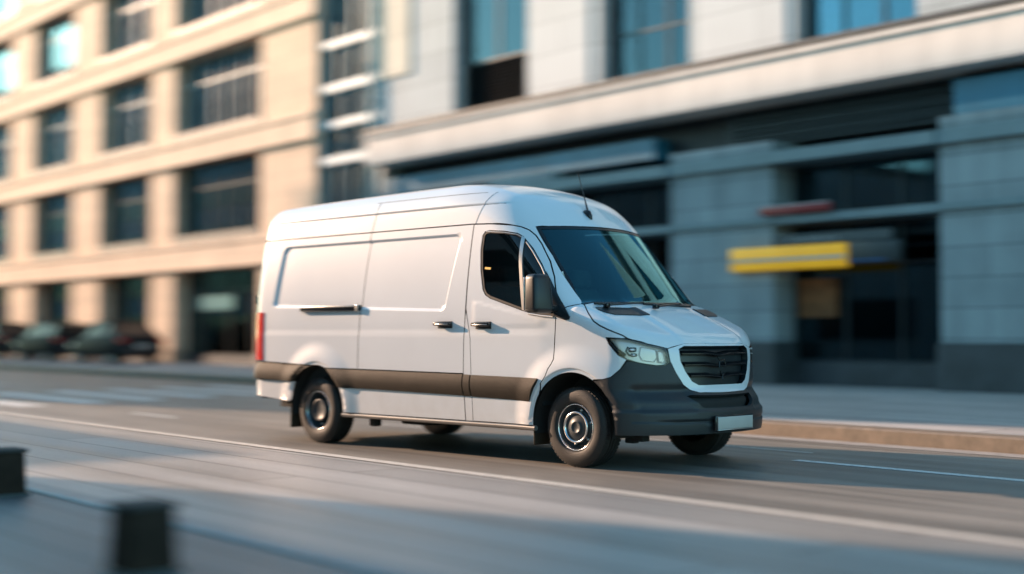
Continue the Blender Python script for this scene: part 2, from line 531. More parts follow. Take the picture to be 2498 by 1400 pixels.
# --- side panels
def ring_pts(n=40): return None
s0 = REC
def rec_loop(off):
    out = []
    c = [REC[(i) % 4] for i in range(4)]
    # rounded outline at distance off from the pressed edge
    rad = .085
    for i in range(4):
        p, q, r = REC[(i-1) % 4], REC[i], REC[(i+1) % 4]
        e1 = (q-p)/np.linalg.norm(q-p); e2 = (r-q)/np.linalg.norm(r-q)
        n1 = np.array([e1[1], -e1[0]]); n2 = np.array([e2[1], -e2[0]])
        bis = n1+n2; cc = q-bis*(rad/(1+n1@n2))
        a0 = math.atan2(n1[1], n1[0]); a1 = math.atan2(n2[1], n2[0])
        if a1 < a0: a1 += 2*PI
        for a in np.linspace(a0, a1, 9): out.append(cc+np.array([math.cos(a), math.sin(a)])*(rad+off))
    out.append(out[0])
    q = resample(np.array(out), .05, closed=False)
    return sides(*q)
FE = [rec_loop(o) for o in (.002, -.010, -.019, -.030)]
FE += [sides(*[(x, z) for x in np.linspace(-4.8, -.3, 60)]) for z in (1.217, 1.205, 1.195, 1.183)]
def arch_feats(A):
    return [sides(*arc(A, A[2]+d, 8, 172, 40)) for d in (.028, .036, .047)]
g1 = [(-2.855, ZS), (-2.885, 1.85), (-2.912, 1.43), (-2.935, 1.1), (-2.95, .80)]
a0 = math.degrees(math.asin((.802-ARCH_R[1])/ARCH_R[2])); a1 = 180-math.degrees(math.asin((.828-ARCH_R[1])/ARCH_R[2]))
quarter = [(x, ZS) for x in np.linspace(XR, -2.855, 14)]+g1[1:]+arc(ARCH_R, ARCH_R[2], a0, a1, 10)+[(XR, .858)]
quarter = sides(*quarter)
qp = patch([quarter], SIDE, .03, feats=FE+arch_feats(ARCH_R))
pair('rear_side_panel', B2, qp)

sdoor = sides(*(g1+[(-1.372, .788), (-1.362, 1.1), (-1.349, 1.40), (DOOR_TOP[0][0]*.5-.5*1.349, 1.8), (DOOR_TOP[0][0]-.002, ZS)]))
sp = patch([sdoor], SIDE, .03, feats=FE)
SD = put(MB(), sp).build('sliding_door', B2, van)
m = MB(); put(m, sp, mirror=True); m.build('cargo_side_panel', B2, van)
bp = patch([sides((-1.3485, 1.36), (-1.335, 1.36), (-1.275, 1.12), (-1.27, .9), (-1.255, .345), (-1.355, .345), (-1.372, .788), (-1.362, 1.1))], SIDE, .03, gap=.004)
pair('pillar_panel', B2, bp)

# lower white skirts
SK1 = arc(ARCH_R, ARCH_R[2], 0, 30, 6)
sk = [(-3.63+ARCH_R[2]*math.cos(math.radians(-5)), .346)]+[p for p in SK1]+[(-1.366, .60), (-1.357, .346)]
cr = [sides(*[(x, z) for x in np.linspace(-3.2, -.4, 40)]) for z in (.478, .47)]
skp = patch([sides(*sk)], SIDE, .03, feats=cr)
pair('side_skirt', B2, skp)
RS = [(XR, .655)]+[(XR, .47)]+[(-4.12, .43)]+[(ARCH_R[0]+ARCH_R[2]*math.cos(math.radians(a)), ARCH_R[1]+ARCH_R[2]*math.sin(math.radians(a))) for a in (172, 160, 148, 143)]
pair('rear_skirt', B2, patch([sides(*RS)], SIDE, .04))

# dark rubbing strips along the flank
def zmid(x): return .676+.017*(-.42-x)/3.0
def stripskin(P):
    q = np.clip((P[..., 2]-zmid(P[..., 0]))/.112, -1.2, 1.2)
    return skin(P)-.026*(1-q*q)
def strip(poly, name):
    pair(name, [TRIM], patch([sides(*poly)], SIDE, .022, iso=.006, F=stripskin, thick=.03, gap=.003, edge_mat=0))
aA = [(ARCH_R[0]+(ARCH_R[2]+.002)*math.cos(math.radians(a)), ARCH_R[1]+(ARCH_R[2]+.002)*math.sin(math.radians(a))) for a in (30, 40, 50, 60, 68)]
strip(aA+[(-1.372, .786), (-1.363, .578)], 'rubbing_strip')
strip([(-1.363, .786), (-1.270, .783), (-1.264, .574), (-1.355, .576)], 'rubbing_strip')
fd = [(-1.260, .783), (-.372, .771), (-.43, .68), (-.485, .556), (-1.252, .573)]
strip(fd, 'rubbing_strip')
aB = [(ARCH_R[0]+(ARCH_R[2]+.002)*math.cos(math.radians(a)), ARCH_R[1]+(ARCH_R[2]+.002)*math.sin(math.radians(a))) for a in (96, 106, 116, 126, 136, 144)]
strip([(XR-.02, .865), (-4.1, .835)][::1]+aB+[(-4.4, .655), (XR-.02, .665)], 'rubbing_strip')
# sill tube under the skirts
SILLM = simple('sill_grey', (.20, .19, .18), .35, metal=.4)
for s in (1, -1):
    MB().tube([(x, s*(-half_width(np.array(x), np.array(.33))+.012), .322) for x in np.linspace(-3.2, -.44, 12)], .024, 10).build('sill', [SILLM], van)

# --- front doors
WIN = pixs((1178, 574), (1184, 565), (1195, 562.5), (1230, 564), (1262, 569), (1276, 577), (1300, 606), (1322, 645), (1337, 680), (1347, 715), (1351, 745), (1352, 771), (1320, 768), (1298, 764), (1272, 756), (1232, 741), (1195, 727), (1184, 719), (1178, 706), (1173, 660), (1173, 610))
door = DOOR_TOP[0:]+DOOR_FRONT+pixs((1329, 919), (1318, 936))+sides(*(arc(ARCH_F, .457, 146, 178, 8)+[(-.457, .346), (-1.257, .346)]+[(-1.272, .9), (-1.277, 1.12), (-1.343, 1.40), (DOOR_TOP[0][0]*.5-.5*1.343, 1.8)]))
dpz = patch([door, WIN], SIDE, .03, feats=FE[-4:]+cr+arch_feats(ARCH_F))
sealp = patch([WIN, [p for p in SIDE.rays(inset(SIDE.to2(np.array(WIN)), .020))[0]]], SIDE, .02, iso=-.004, gap=.0, thick=.02, edge_mat=0)
# main pane, divider, quarter pane
divx = pixs((1276, 575), (1276, 757))
glassp = patch([WIN], SIDE, .05, iso=-.014, thick=0, gap=.012)
def bar_pts(pp, w, iso):
    return None
bx_ = pixs((1273, 574), (1281, 580), (1281, 758), (1273, 756))
barp = patch([bx_], SIDE, .03, iso=.000, thick=.022, gap=0, edge_mat=0)
qb = pixs((1284, 590), (1300, 613), (1321, 650), (1336, 685), (1346, 718))
def ribbon(pts, w, iso, mats, name, parent, mirror=False, r=None):
    mb = MB(); P = np.array(pts)+0.0
    N = grad(P); P = P+N*iso
    if mirror: P = P*MIR
    mb.tube([tuple(p) for p in P], w, 8); return mb.build(name, mats, parent)
def handle_mb(px0, px1, py, mirror=False):
    a = pix(px0, py); b = pix(px1, py+1.5); c = (a+b)/2; L = abs(b[0]-a[0])
    mb = MB()
    def tap(p): return Vector((p.x, p.y, p.z*(1.0-.25*abs(p.x)/(L/2))))
    s = 1 if not mirror else -1
    mb.rbox((c[0], s*(c[1]-.040), c[2]), (L/2, .014, .024), .012, 3, 0, taper=tap)
    mb.rbox((c[0]+L*.30, s*(c[1]-.018), c[2]), (.030, .026, .020), .010, 2, 0)
    mb.rbox((c[0]-L*.34, s*(c[1]-.018), c[2]), (.022, .026, .020), .010, 2, 0)
    mb.rbox((c[0], s*(c[1]-.055), c[2]-.004), (L*.40, .0025, .0035), .002, 1, 1)
    mb.rbox((c[0], s*(c[1]-.001), c[2]-.01), (L*.42, .004, .034), .004, 2, 2)
    return mb
for mir in (False, True):
    d = put(MB(), dpz, mirror=mir).build('front_door', B2, van)
    w = put(MB(), glassp, mirror=mir).build('window', [SGLASS], d)
    put(MB(), sealp, mirror=mir).build('window_seal', [RUBBER], d)
    put(MB(), barp, mirror=mir).build('window_bar', [RUBBER if mir else SATIN], d)
    TM = [RUBBER] if mir else [SATIN]
    ribbon(qb, .008, -.002, TM, 'window_trim', d, mir)
    ribbon(pixs((1186, 564.5), (1230, 566.5), (1262, 571.5), (1272, 577)), .005, -.002, TM, 'window_trim', d, mir)
    ribbon(pixs((1290, 765), (1320, 770), (1350, 773)), .008, .004, TM, 'window_trim', d, mir)
    handle_mb(1157, 1202, 790, mir).build('handle', [BLACK, SATIN, DARKIN], d)
    if not mir:
        e = pixs((1181, 651), (1195, 652), (1195, 657.5), (1181, 656.5))
        put(MB(), patch([e], SIDE, .03, iso=-.011, thick=0, gap=0)).build('sticker', [YELL], d)
handle_mb(1065, 1107, 789).build('handle', [BLACK, SATIN, DARKIN], SD)
# rail of the sliding door
a = pix(738, 754); b = pix(883, 752)
m = MB(); m.rbox(((a[0]+b[0])/2, (a[1]+b[1])/2-.018, a[2]), (abs(b[0]-a[0])/2, .026, .030), .010, 3, 2)
m.rbox(((a[0]+b[0])/2, (a[1]+b[1])/2-.034, a[2]+.018), (abs(b[0]-a[0])/2-.01, .013, .008), .004, 2, 1)
m.rbox((b[0]-.03, b[1]-.03, a[2]), (.022, .022, .034), .006, 2, 1)
m.build('door_rail', [TRIM, SATIN, BLACK], van)

# --- wings
bl = pixs((1447, 927), (1470, 926), (1490, 920.5), (1513, 901), (1530, 880))
th0 = math.degrees(math.atan2(bl[0][2]-.37, bl[0][0]))
fa = [p for p in arc(ARCH_F, ARCH_F[2], th0, 143, 26)]
fpts = sides(*fa)
wing = A_SEAM[0:]+HOOD_SIDE+[LAMP[1], LAMP[0]]+LAMP[:12:-1][0:3]+bl[::-1][1:]+fpts+pixs((1318, 934), (1329, 918))+DOOR_FRONT[::-1]
WP = Proj((-.35, 1, -.12))
wp = patch([wing], WP, .028, feats=arch_feats(ARCH_F))
pair('wing', B2, wp)

# --- bonnet
hb = [trace((.214-.22*(y/.81)**2, y, 3), (0, 0, -1))[0] for y in np.linspace(0, HOOD_SIDE[0][1], 9)[:-1]]
hfy = np.linspace(GRILLE_L[0][1], 0, 7)
hf = [trace((3, y, 1.075+.0*y), (-1, 0, 0))[0] for y in hfy]
FTL = FRAME_L[0]
hood = hb+HOOD_SIDE+LAMP_TOP[1:]+[FTL]+hf
HP = Proj((-.5, 0, -.87))
ho = hood[:-1]+[hood[-1]]+[p*MIR for p in reversed(hood[1:-1])]
cr2 = [tops([(x, s*yy) for x in np.linspace(.3, .75, 20)]) for s in (1, -1) for yy in (.42, .46, .50)]
BON = put(MB(), patch([ho], HP, .03, feats=cr2, gap=.004)).build('bonnet', B2, van)
for mir in (False, True):
    v = pixs((1452, 750.5), (1549, 751), (1585, 768.5), (1500, 768), (1474, 762), (1458, 755.5))
    put(MB(), patch([v], HP, .012, iso=.009, thick=.014, gap=0, edge_mat=0), mirror=mir).build('air_vent', [simple('vent_black', (.012, .016, .019), .4)], BON)
cky = np.linspace(-.70, .70, 25)
ck = tops([(.216-.22*(y/.81)**2, y) for y in cky])
ck2 = fronts([(y, 1.436) for y in cky])
m = MB(); put(m, patch([ck+ck2[::-1]], Proj((-.75, 0, -.66)), .03, iso=.003, thick=.012, gap=0, edge_mat=0)); m.build('cowl', [RUBBER], van)

# --- windscreen
bot = [trace((3, y, 1.435-.0*y), (-1, 0, 0))[0] for y in np.linspace(0, WS_EDGE[0][1], 8)[:-1]]
wl = bot+WS_EDGE+WS_TOP+[wc]
wo = wl[:-1]+[wl[-1]]+[p*MIR for p in reversed(wl[1:-1])]
WSP = Proj((-.8, 0, -.6))
inner2 = inset(WSP.to2(np.array(wo)), .032)
wi = list(WSP.rays(inner2)[0])
WS = put(MB(), patch([wo], WSP, .05, iso=-.008, thick=0, gap=.004)).build('windscreen', [WGLASS], van)
put(MB(), patch([wo, wi], WSP, .03, iso=-.004, thick=.006, gap=.003, edge_mat=0)).build('windscreen_border', [simple('black_enamel', (.008, .012, .015), .22)], WS)
# wipers
def wiper(p0, p1, p2):
    m = MB(); P = [pix(*p, iso=.03) for p in (p0, p1)]; Q = [pix(*p, iso=.018) for p in (p2[0], p2[1])]
    m.tube([tuple(q) for q in P], .009, 6); m.tube([tuple(Q[0]), tuple((Q[0]+Q[1])/2), tuple(Q[1])], .011, 6)
    m.rbox(tuple(P[0]), (.025, .025, .02), .008, 2)
    return m.build('wiper', [BLACK], van)
wiper((1480, 744), (1570, 738), ((1450, 740), (1660, 741)))
wiper((1600, 748), (1655, 742), ((1570, 741), (1684, 748)))

# --- grille and its white surround
fbot = [trace((3, y, .657+.02*(y/.5)**2), (-1, 0, 0))[0] for y in np.linspace(FRAME_L[-1][1], 0, 6)[1:]]
ftop = [trace((3, y, 1.078), (-1, 0, 0))[0] for y in np.linspace(0, GRILLE_L[0][1], 6)]
fh = ftop+FRAME_L+fbot
gbot = [trace((3, y, .722), (-1, 0, 0))[0] for y in np.linspace(GRILLE_L[-1][1], 0, 6)[1:]]
gtop = [trace((3, y, 1.060), (-1, 0, 0))[0] for y in np.linspace(0, GRILLE_L[0][1], 6)[:-1]]
gh = gtop+GRILLE_L+gbot
dd = lambda L: L[:-1]+[L[-1]]+[p*MIR for p in reversed(L[1:-1])]
put(MB(), patch([dd(fh), dd(gh)], CYLZ, .02, iso=.004, thick=.05, gap=.0)).build('grille_surround', [PAINT, GRBLK], van)
GR = put(MB(), patch([dd(gh)], CYLZ, .03, iso=-.055, thick=0, gap=-.01)).build('grille', [GRBLK], van)
def half_at(z):   # half width of the opening at a height
    L = sorted([(p[2], abs(p[1])) for p in GRILLE_L]); return float(np.interp(z, [a for a, b in L], [b for a, b in L]))
for z0 in (.985, .890, .795):
    ys = np.linspace(-half_at(z0)+.022, half_at(z0)-.022, 41)
    dz = lambda y: -.016*max(0, 1-abs(y)/.16)-.0
    P0 = np.array(fronts([(y, z0+dz(y)) for y in ys]))
    m = MB(); V = []; F = []
    prof = [(-.050, .034), (-.010, .020), (.002, .012), (.002, .004), (-.010, -.002), (-.052, -.006)]
    for p in P0:
        for (o, zo) in prof: V.append((p[0]+o, p[1], p[2]+zo))
    n = len(prof)
    for i in range(len(P0)-1):
        for k in range(n-1): F.append((i*n+k, i*n+k+1, (i+1)*n+k+1, (i+1)*n+k))
    m.add(V, F, 0, True); s = m.build('slat', [BLACK], GR, fix=True, autosmooth=35)
# two creased dark strokes where a badge sits
m = MB()
for (y0, z0, y1, z1, r) in ((-.045, .965, -.02, .93, .007), (-.02, .93, -.035, .87, .006), (-.02, .93, .05, .94, .006), (.05, .94, .06, .90, .005), (-.02, .84, .01, .80, .007), (.01, .80, .04, .83, .005), (.01, .80, .005, .765, .005)):
    p = trace((3, y0, z0), (-1, 0, 0), .002)[0]; q = trace((3, y1, z1), (-1, 0, 0), .004)[0]; m.tube([tuple(p), tuple(q)], r, 6)
m.build('badge', [BLACK], GR)

# --- headlamps
lampf = patch([LAMP], Proj((-.72, .69, -.05)), .02, iso=.002, thick=0, gap=.003)
bowl = patch([LAMP], Proj((-.72, .69, -.05)), .02, iso=-.045, thick=0, gap=.0)
rim = patch([LAMP, list(Proj((-.72, .69, -.05)).rays(inset(Proj((-.72, .69, -.05)).to2(np.array(LAMP)), .006))[0])], Proj((-.72, .69, -.05)), .015, iso=.000, thick=.05, gap=.0, edge_mat=0)
for mir in (False, True):
    s = -1 if mir else 1
    H = put(MB(), bowl, mirror=mir).build('headlight', [CHROME], van)
    put(MB(), lampf, mirror=mir).build('lens', [LENS], H)
    put(MB(), rim, mirror=mir).build('lamp_rim', [BLACK], H)
    m = MB()
    def lp(px, py, iso): p = pix(px, py, iso); return (p[0], p[1]*s, p[2])
    for (x, y, hx, hz) in ((1543, 853, .035, .020), (1546, 866, .028, .014)):
        m.rbox(lp(x, y, -.03), (.02, hx, hz), .010, 3, 0)
    for (x, y, hx, hz) in ((1543, 853, .024, .008), (1546, 866, .018, .005)):
        c = np.array(lp(x, y, -.008)); m.rbox(tuple(c), (.012, hx, hz), .004, 2, 1)
    c = lp(1538, 860, -.032); m.tube([lp(1532, 846, -.028), lp(1527, 857, -.028), lp(1536, 868, -.028)], .008, 6, 0)
    m.tube([lp(1490, 836, -.02), lp(1503, 853, -.02), lp(1525, 868, -.02)], .018, 8, 0)
    m.build('lamp_unit', [BLACK, simple('lamp_led', (.9, .92, .95), .2)], H)
    # two plain mirror bowls, one behind the other
    for loop, iso in (((1562, 846), (1600, 853), (1604, 872), (1596, 884), (1566, 880), (1558, 866)), -.034), (((1603, 855), (1622, 858), (1628, 876), (1618, 886), (1606, 884)), -.026):
        cx = sum(p[0] for p in loop)/len(loop); cy = sum(p[1] for p in loop)/len(loop)
        P = [np.array(lp(x, y, iso)) for x, y in loop]; Q = [np.array(lp(cx+(x-cx)*.75, cy+(y-cy)*.75, iso-.022)) for x, y in loop]
        k = len(loop); m = MB()
        F = [(i, (i+1) % k, k+(i+1) % k, k+i) for i in range(k)]+[tuple(range(k, 2*k))]
        m.add(P+Q, F, 0, True); m.build('reflector', [CHROME], H, autosmooth=50)

# --- bumper
def bskin(P):
    f = skin(P); y = np.abs(P[..., 1]); z = P[..., 2]; x = P[..., 0]
    fr = sst(.25, .45, x)
    lip = .016*sst(.530, .490, z)*fr
    dx = np.abs(y-.66)-.20; dz = np.abs(z-.615)-.065
    q = np.sqrt(np.maximum(dx, 0)**2+np.maximum(dz, 0)**2)+np.minimum(np.maximum(dx, dz), 0)-.04
    pocket = .028*sst(.03, -.06, q)*fr
    groove = .010*sst(.018, .004, np.abs(z-.405-.02*(y/.9)))*sst(.35, .6, x)
    return f-lip+pocket+groove
bb = [trace((3, y, .305), (-1, 0, 0), 0, bskin)[0] for y in np.linspace(0, -.70, 8)]
bside = sides(*[(ARCH_F[0]+ARCH_F[2]*math.cos(math.radians(a)), ARCH_F[1]+ARCH_F[2]*math.sin(math.radians(a))) for a in np.linspace(-8, th0, 14)])
bot2 = [trace((x, -2, .305), (0, 1, 0), 0, bskin)[0] for x in (.58, .52, .47)]
bh = bb[:-1]+[bb[-1]]+bot2+bside+bl[1:]+[LAMP[12], LAMP[11], LAMP[10], LAMP[9], LAMP[8]]+FRAME_L[1:]+fbot
ih = [(0, .632), (-.25, .634), (-.43, .640), (-.46, .632), (-.40, .575), (-.36, .540), (-.33, .532), (-.15, .530), (0, .530)]
ih3 = [trace((3, y, z), (-1, 0, 0), 0, bskin)[0] for y, z in ih]
bf = [fronts([(y, z) for y in np.linspace(-.93, .93, 90)], 0, bskin) for z in (.53, .52, .51, .50, .49, .415, .405, .395)]
BU = put(MB(), patch([dd(bh), dd(ih3)], CYLZ, .022, F=bskin, thick=.03, gap=.003, feats=bf, edge_mat=0)).build('bumper', [BUMP], van)
put(MB(), patch([dd(ih3)], CYLZ, .03, F=bskin, iso=-.07, thick=0, gap=-.02)).build('air_intake', [simple('intake_black', (.006, .007, .008), .7)], BU)
for sgn in (1, -1):
    m = MB()
    t3 = [trace((3, y*sgn, z), (-1, 0, 0), .004, bskin)[0] for y, z in ((-.47, .634), (-.39, .535), (-.60, .537), (-.57, .575))]
    put(m, patch([t3], CYLZ, .02, F=bskin, iso=-.006, thick=.012, gap=.0, edge_mat=0))
    m.build('fog_trim', [TRIM], BU)
pc = [trace((3, y, z), (-1, 0, 0), .0, bskin)[0] for y, z in ((-.262, .395), (.262, .395))]
px_ = max(p[0] for p in pc)+.052
m = MB(); m.rbox((px_-.02, 0, .395), (.012, .275, .068), .006, 2, 1); m.rbox((px_, 0, .398), (.005, .258, .053), .004, 2, 0)
m.rbox((px_+.001, 0, .340), (.006, .262, .004), .002, 1, 2)
m.build('number_plate', [PLATE, BLACK, SATIN], BU)
# tow hook bracket below the bumper
m = MB(); m.rbox((.45, -.62, .27), (.07, .05, .035), .010, 2); m.rbox((.36, -.62, .245), (.05, .04, .03), .01, 2); m.build('underrun_bracket', [DARKIN], van)

# --- mirror
for mir in (False,):
    s = -1 if mir else 1
    root = MB()
    tri = pixs((1335, 660), (1347, 682), (1372, 733), (1391, 772), (1389, 779), (1380, 780.5), (1353, 771), (1351, 740), (1346, 700))
    put(root, patch([tri], SIDE, .03, iso=.012, thick=.02, gap=0, edge_mat=0), mirror=mir)
    MR = root.build('mirror', [simple('mirror_base_black', (.012, .017, .021), .35)], van)
    c = at(1315, 719, 1, -1.185)
    def tap(p):
        k = 1.0-.16*max(0, p.z/.165); return Vector((p.x*k-.02*max(0, p.z/.165), p.y*k, p.z))
    R = Matrix.Rotation(math.radians(-6)*s, 3, 'Z')
    m = MB(); m.rbox((c[0], c[1]*s, c[2]+.01), (.085, .115, .172), .045, 5, 0, rot=R, taper=tap)
    m.build('mirror_housing', [simple('mirror_cover', (.007, .009, .011), .36)], MR)
    m = MB(); m.rbox((c[0]-.088, c[1]*s, c[2]+.01), (.004, .092, .145), .003, 2, 0, rot=R); m.build('mirror_glass', [SILVER], MR)
    q = at(1340, 752, 1, -1.04)
    m = MB(); m.rbox((q[0]+.01, (-1.045)*s, q[2]), (.055, .10, .032), .014, 3, 0); m.build('mirror_arm', [BLACK], MR)

# --- wheels
def wheel(x, side, rear, name='wheel'):
    y = side*.955; c = (x, y, RW)
    sg = side
    r = empty(name, (x, y, RW), parent=van)
    m = MB()
    prof = [(.205, -.012), (.215, .004), (.232, .011), (.262, .014), (.292, .010), (.318, .000), (.334, -.012), (.345, -.028), (.3475, -.05)]
    tread = []
    for k in range(4):
        a = -.052-.038*k
        tread += [(.350, a), (.350, a-.026), (.340, a-.028), (.340, a-.036)]
    tread = tread[:-2]
    prof = prof+tread+[(.3475, -.205), (.335, -.22), (.30, -.232), (.22, -.225)]
    m.lathe(prof, (0, 0, 0), sg, 72, 0)
    # shoulder blocks of the tread
    for k in range(60):
        an = 2*PI*k/60
        for o, w in ((-.034, .016), (-.203, .016)):
            ca, sa = math.cos(an), math.sin(an)
            R = Matrix(((ca, 0, -sa), (0, 1, 0), (sa, 0, ca)))
            V = []
            for dr in (.338, .3485):
                for dy in (-w, w):
                    for dt in (-.011, .011): V.append(R @ Vector((dr, sg*o+dy, dt)))
            m.add(V, [(0, 1, 3, 2), (4, 6, 7, 5), (0, 4, 5, 1), (2, 3, 7, 6), (1, 5, 7, 3), (0, 2, 6, 4)], 0)
    t = m.build('tyre', [TYRE], r, fix=True, autosmooth=40)
    m = MB()
    if not rear:
        m.lathe([(.206, -.012), (.200, -.004), (.193, -.010), (.186, -.045), (.172, -.058), (.150, -.052), (.138, -.030), (.120, -.024), (.02, -.022), (.0, -.022)], (0, 0, 0), sg, 64, 0)
    else:
        m.lathe([(.206, -.012), (.200, -.004), (.192, -.012), (.182, -.085), (.165, -.100), (.135, -.098), (.125, -.070), (.02, -.065), (.0, -.065)], (0, 0, 0), sg, 64, 0)
    # bright outer lip
    m.lathe([(.204, -.005), (.203, .001), (.199, .001), (.197, -.006)], (0, 0, 0), sg, 64, 1)
    # slots in the dish
    for k in range(12):
        an = 2*PI*(k+.5)/12; ca, sa = math.cos(an), math.sin(an); o = -.053 if not rear else -.095
        m.rbox((ca*.166, sg*o, sa*.166), (.010, .004, .016), .003, 2, 2, rot=Matrix(((ca, 0, -sa), (0, 1, 0), (sa, 0, ca))))
    m.build('rim', [STEELD, SILVER, DARKIN], r)
    m = MB()
    if not rear:
        m.lathe([(.139, -.030), (.139, -.004), (.134, .002), (.126, .002), (.119, -.006), (.117, -.016)], (0, 0, 0), sg, 64, 1)
        m.lathe([(.118, -.015), (.09, -.008), (.055, -.006), (.052, -.002), (.046, -.002), (.043, -.006), (.0, -.005)], (0, 0, 0), sg, 64, 0)
    else:
        m.lathe([(.118, -.08), (.117, -.02), (.108, -.012), (.09, -.012), (.084, -.018), (.0, -.016)], (0, 0, 0), sg, 64, 0)
        m.lathe([(.1195, -.028), (.1185, -.014), (.110, -.008), (.104, -.010)], (0, 0, 0), sg, 64, 0)
    for k in range(6):
        an = 2*PI*k/6+.3; o = -.046 if not rear else -.085
        m.lathe([(.011, -.01), (.010, .012), (.0, .014)], (math.cos(an)*.152, sg*o, math.sin(an)*.152), sg, 10, 2)
    m.build('hub_cap', [STEELD, SILVER, SATIN], r)
    return r
for sd in (-1, 1):
    wheel(0.0, sd, False); wheel(-WB, sd, True)

# --- arch linings, underbody, mud flaps, axle
ARCHB = simple('arch_black', (.010, .010, .010), .8)
for (cx, cz, r) in (ARCH_F, ARCH_R):
    for s in (-1, 1):
        V = []; F = []; n = 28; m = MB()
        for i in range(n+1):
            a = math.radians(-12+204*i/n)
            for y in (.985, .60): V.append((cx+(r+.006)*math.cos(a), s*y, cz+(r+.006)*math.sin(a)))
        for i in range(n): F.append((2*i, 2*i+1, 2*i+3, 2*i+2))
        F.append(tuple(2*i+1 for i in range(n+1)))
        m.add(V, F, 0, True); m.build('arch_lining', [ARCHB], van, autosmooth=40)
m = MB(); m.box(-4.85, .62, -.59, .59, .33, .50); m.box(-3.10, -.52, -.90, .90, .34, .52); m.box(-4.80, -4.15, -.88, .88, .44, .60)
m.box(.30, .80, -.55, .55, .30, .60)
m.tube([(-3.66, -.75, .34), (-3.66, .75, .34)], .055, 10); m.tube([(0, -.75, .33), (0, .75, .33)], .05, 10)
m.tube([(-2.9, .35, .30), (-3.3, .45, .28), (-4.3, .5, .33)], .045, 10)
m.rbox((-2.55, -.42, .285), (.22, .16, .055), .03, 2); m.rbox((-2.9, -.80, .30), (.05, .05, .09), .02, 2)
m.build('underbody', [DARKIN], van)
for s in (-1, 1):
    MB().rbox((-4.13, s*.86, .30), (.010, .115, .155), .008, 2).build('mud_flap', [TRIM], van)
    MB().rbox((-.475, s*.875, .27), (.012, .10, .10), .008, 2).build('mud_flap', [TRIM], van)

# --- dark load space and bulkhead so that nothing shines through the shut lines
m = MB(); m.box(-4.70, -1.42, -.84, .84, .55, 2.08); m.box(-4.6, -1.45, -.70, .70, 2.08, 2.45)
m.box(-1.40, -1.37, -.86, .86, .5, 2.15); m.box(-1.40, -1.37, -.74, .74, 2.15, 2.45); m.box(-1.40, -1.37, -.50, .50, 2.45, 2.52)
m.build('bulkhead', [simple('bulkhead_grey', (.030, .033, .035), .8)], van)
# --- cab interior
m = MB(); m.box(-1.36, -.42, -.92, .92, .52, .62); m.box(-.42, .45, -.60, .60, .52, .66); m.build('cab_floor', [DARKIN], van)
m = MB()
m.rbox((-.06, 0, 1.19), (.24, .84, .14), .07, 4); m.rbox((.09, 0, 1.315), (.13, .66, .03), .02, 2); m.rbox((-.10, 0, .92), (.20, .45, .22), .06, 3)
m.rbox((-.10, .42, 1.36), (.12, .20, .06), .03, 3)
m.build('dashboard', [DASH], van)
m = MB(); n = 28
V = []; F = []; c = Vector((-.38, .42, 1.22)); ax = Vector((.55, 0, -.83)).normalized(); e1 = Vector((0, 1, 0)); e2 = ax.cross(e1)
rg = [c+(e1*math.cos(2*PI*i/n)+e2*math.sin(2*PI*i/n))*.19 for i in range(n+1)]
m.tube([tuple(p) for p in rg], .015, 8, caps=False); m.tube([tuple(c), tuple(c+ax*.25)], .03, 8)
for a in (0, PI, 1.5*PI): m.tube([tuple(c), tuple(c+(e1*math.cos(a)+e2*math.sin(a))*.19)], .016, 6)
m.build('steering_wheel', [DASH], van)
for (y, w) in ((-.55, .25), (-.08, .19), (.46, .25)):
    m = MB()
    m.rbox((-.83, y, .92), (.26, w, .08), .05, 4)
    R = Matrix.Rotation(math.radians(-12), 3, 'Y')
    m.rbox((-1.12, y, 1.28), (.075, w*.96, .34), .06, 4, rot=R)
    m.box(-1.05, -.62, y-w*.8, y+w*.8, .60, .85)
    S = m.build('seat', [SEATM], van)
    m = MB(); m.rbox((-1.20, y, 1.72), (.055, .13, .095), .045, 4, rot=R); m.tube([(-1.19, y-.06, 1.55), (-1.20, y-.06, 1.68)], .007, 6); m.tube([(-1.19, y+.06, 1.55), (-1.20, y+.06, 1.68)], .007, 6)
    m.build('headrest', [SEATM], S)
# grab handles on the pillars inside
for s in (-1, 1): MB().tube([(-.30, s*.80, 1.72), (-.27, s*.77, 1.66), (-.17, s*.78, 1.53), (-.15, s*.82, 1.48)], .014, 8).build('grab_handle', [SATIN], van)

# --- tail lamps, rear door furniture
def rear_pt(y, z, iso=0): return trace((-7, y, z), (1, 0, 0), iso)[0]
for mir in (False, True):
    tl = [side_pt(-4.63, z, .01) for z in (1.40, 1.1, .87)]+[rear_pt(-.80, z, .01) for z in (.87, 1.1, 1.40)]
    put(MB(), patch([tl], Proj((.72, .69, 0)), .03, iso=.012, thick=.025, gap=0, edge_mat=0), mirror=mir).build('tail_light', [REDL], van)
m = MB()
m.rbox((-4.93, 0, .52), (.05, .80, .055), .03, 3)
m.build('rear_step', [TRIM], van)
for s in (1, -1):
    for z in (1.55, 1.0): MB().rbox((rear_pt(-.90, z)[0]+.0, s*.88, z), (.025, .03, .05), .01, 2).build('rear_hinge', [BLACK], van)
MB().rbox((rear_pt(0, 1.2)[0]-.02, .08, 1.2), (.02, .03, .09), .012, 2).build('rear_handle', [BLACK], van)

# --- aerial
p = pix(1432, 524); N = grad(p[None])[0]
m = MB(); 
tip = at(1410, 422, 1, p[1]); b0 = p+N*.03
front = pix(1443, 536)
m.tube([tuple(front), tuple((front+p)/2+N*.012), tuple(p+N*.022), tuple(p+N*.012-np.array([.04, 0, -.02]))], [.010, .026, .030, .020], 10)
j = pix(1428, 512)+N*.03
m.tube([tuple(p+N*.02), tuple(j), tuple(j+(tip-j)*.2), tuple(tip)], [.016, .010, .006, .0045], 8)
m.build('aerial', [BLACK], van)
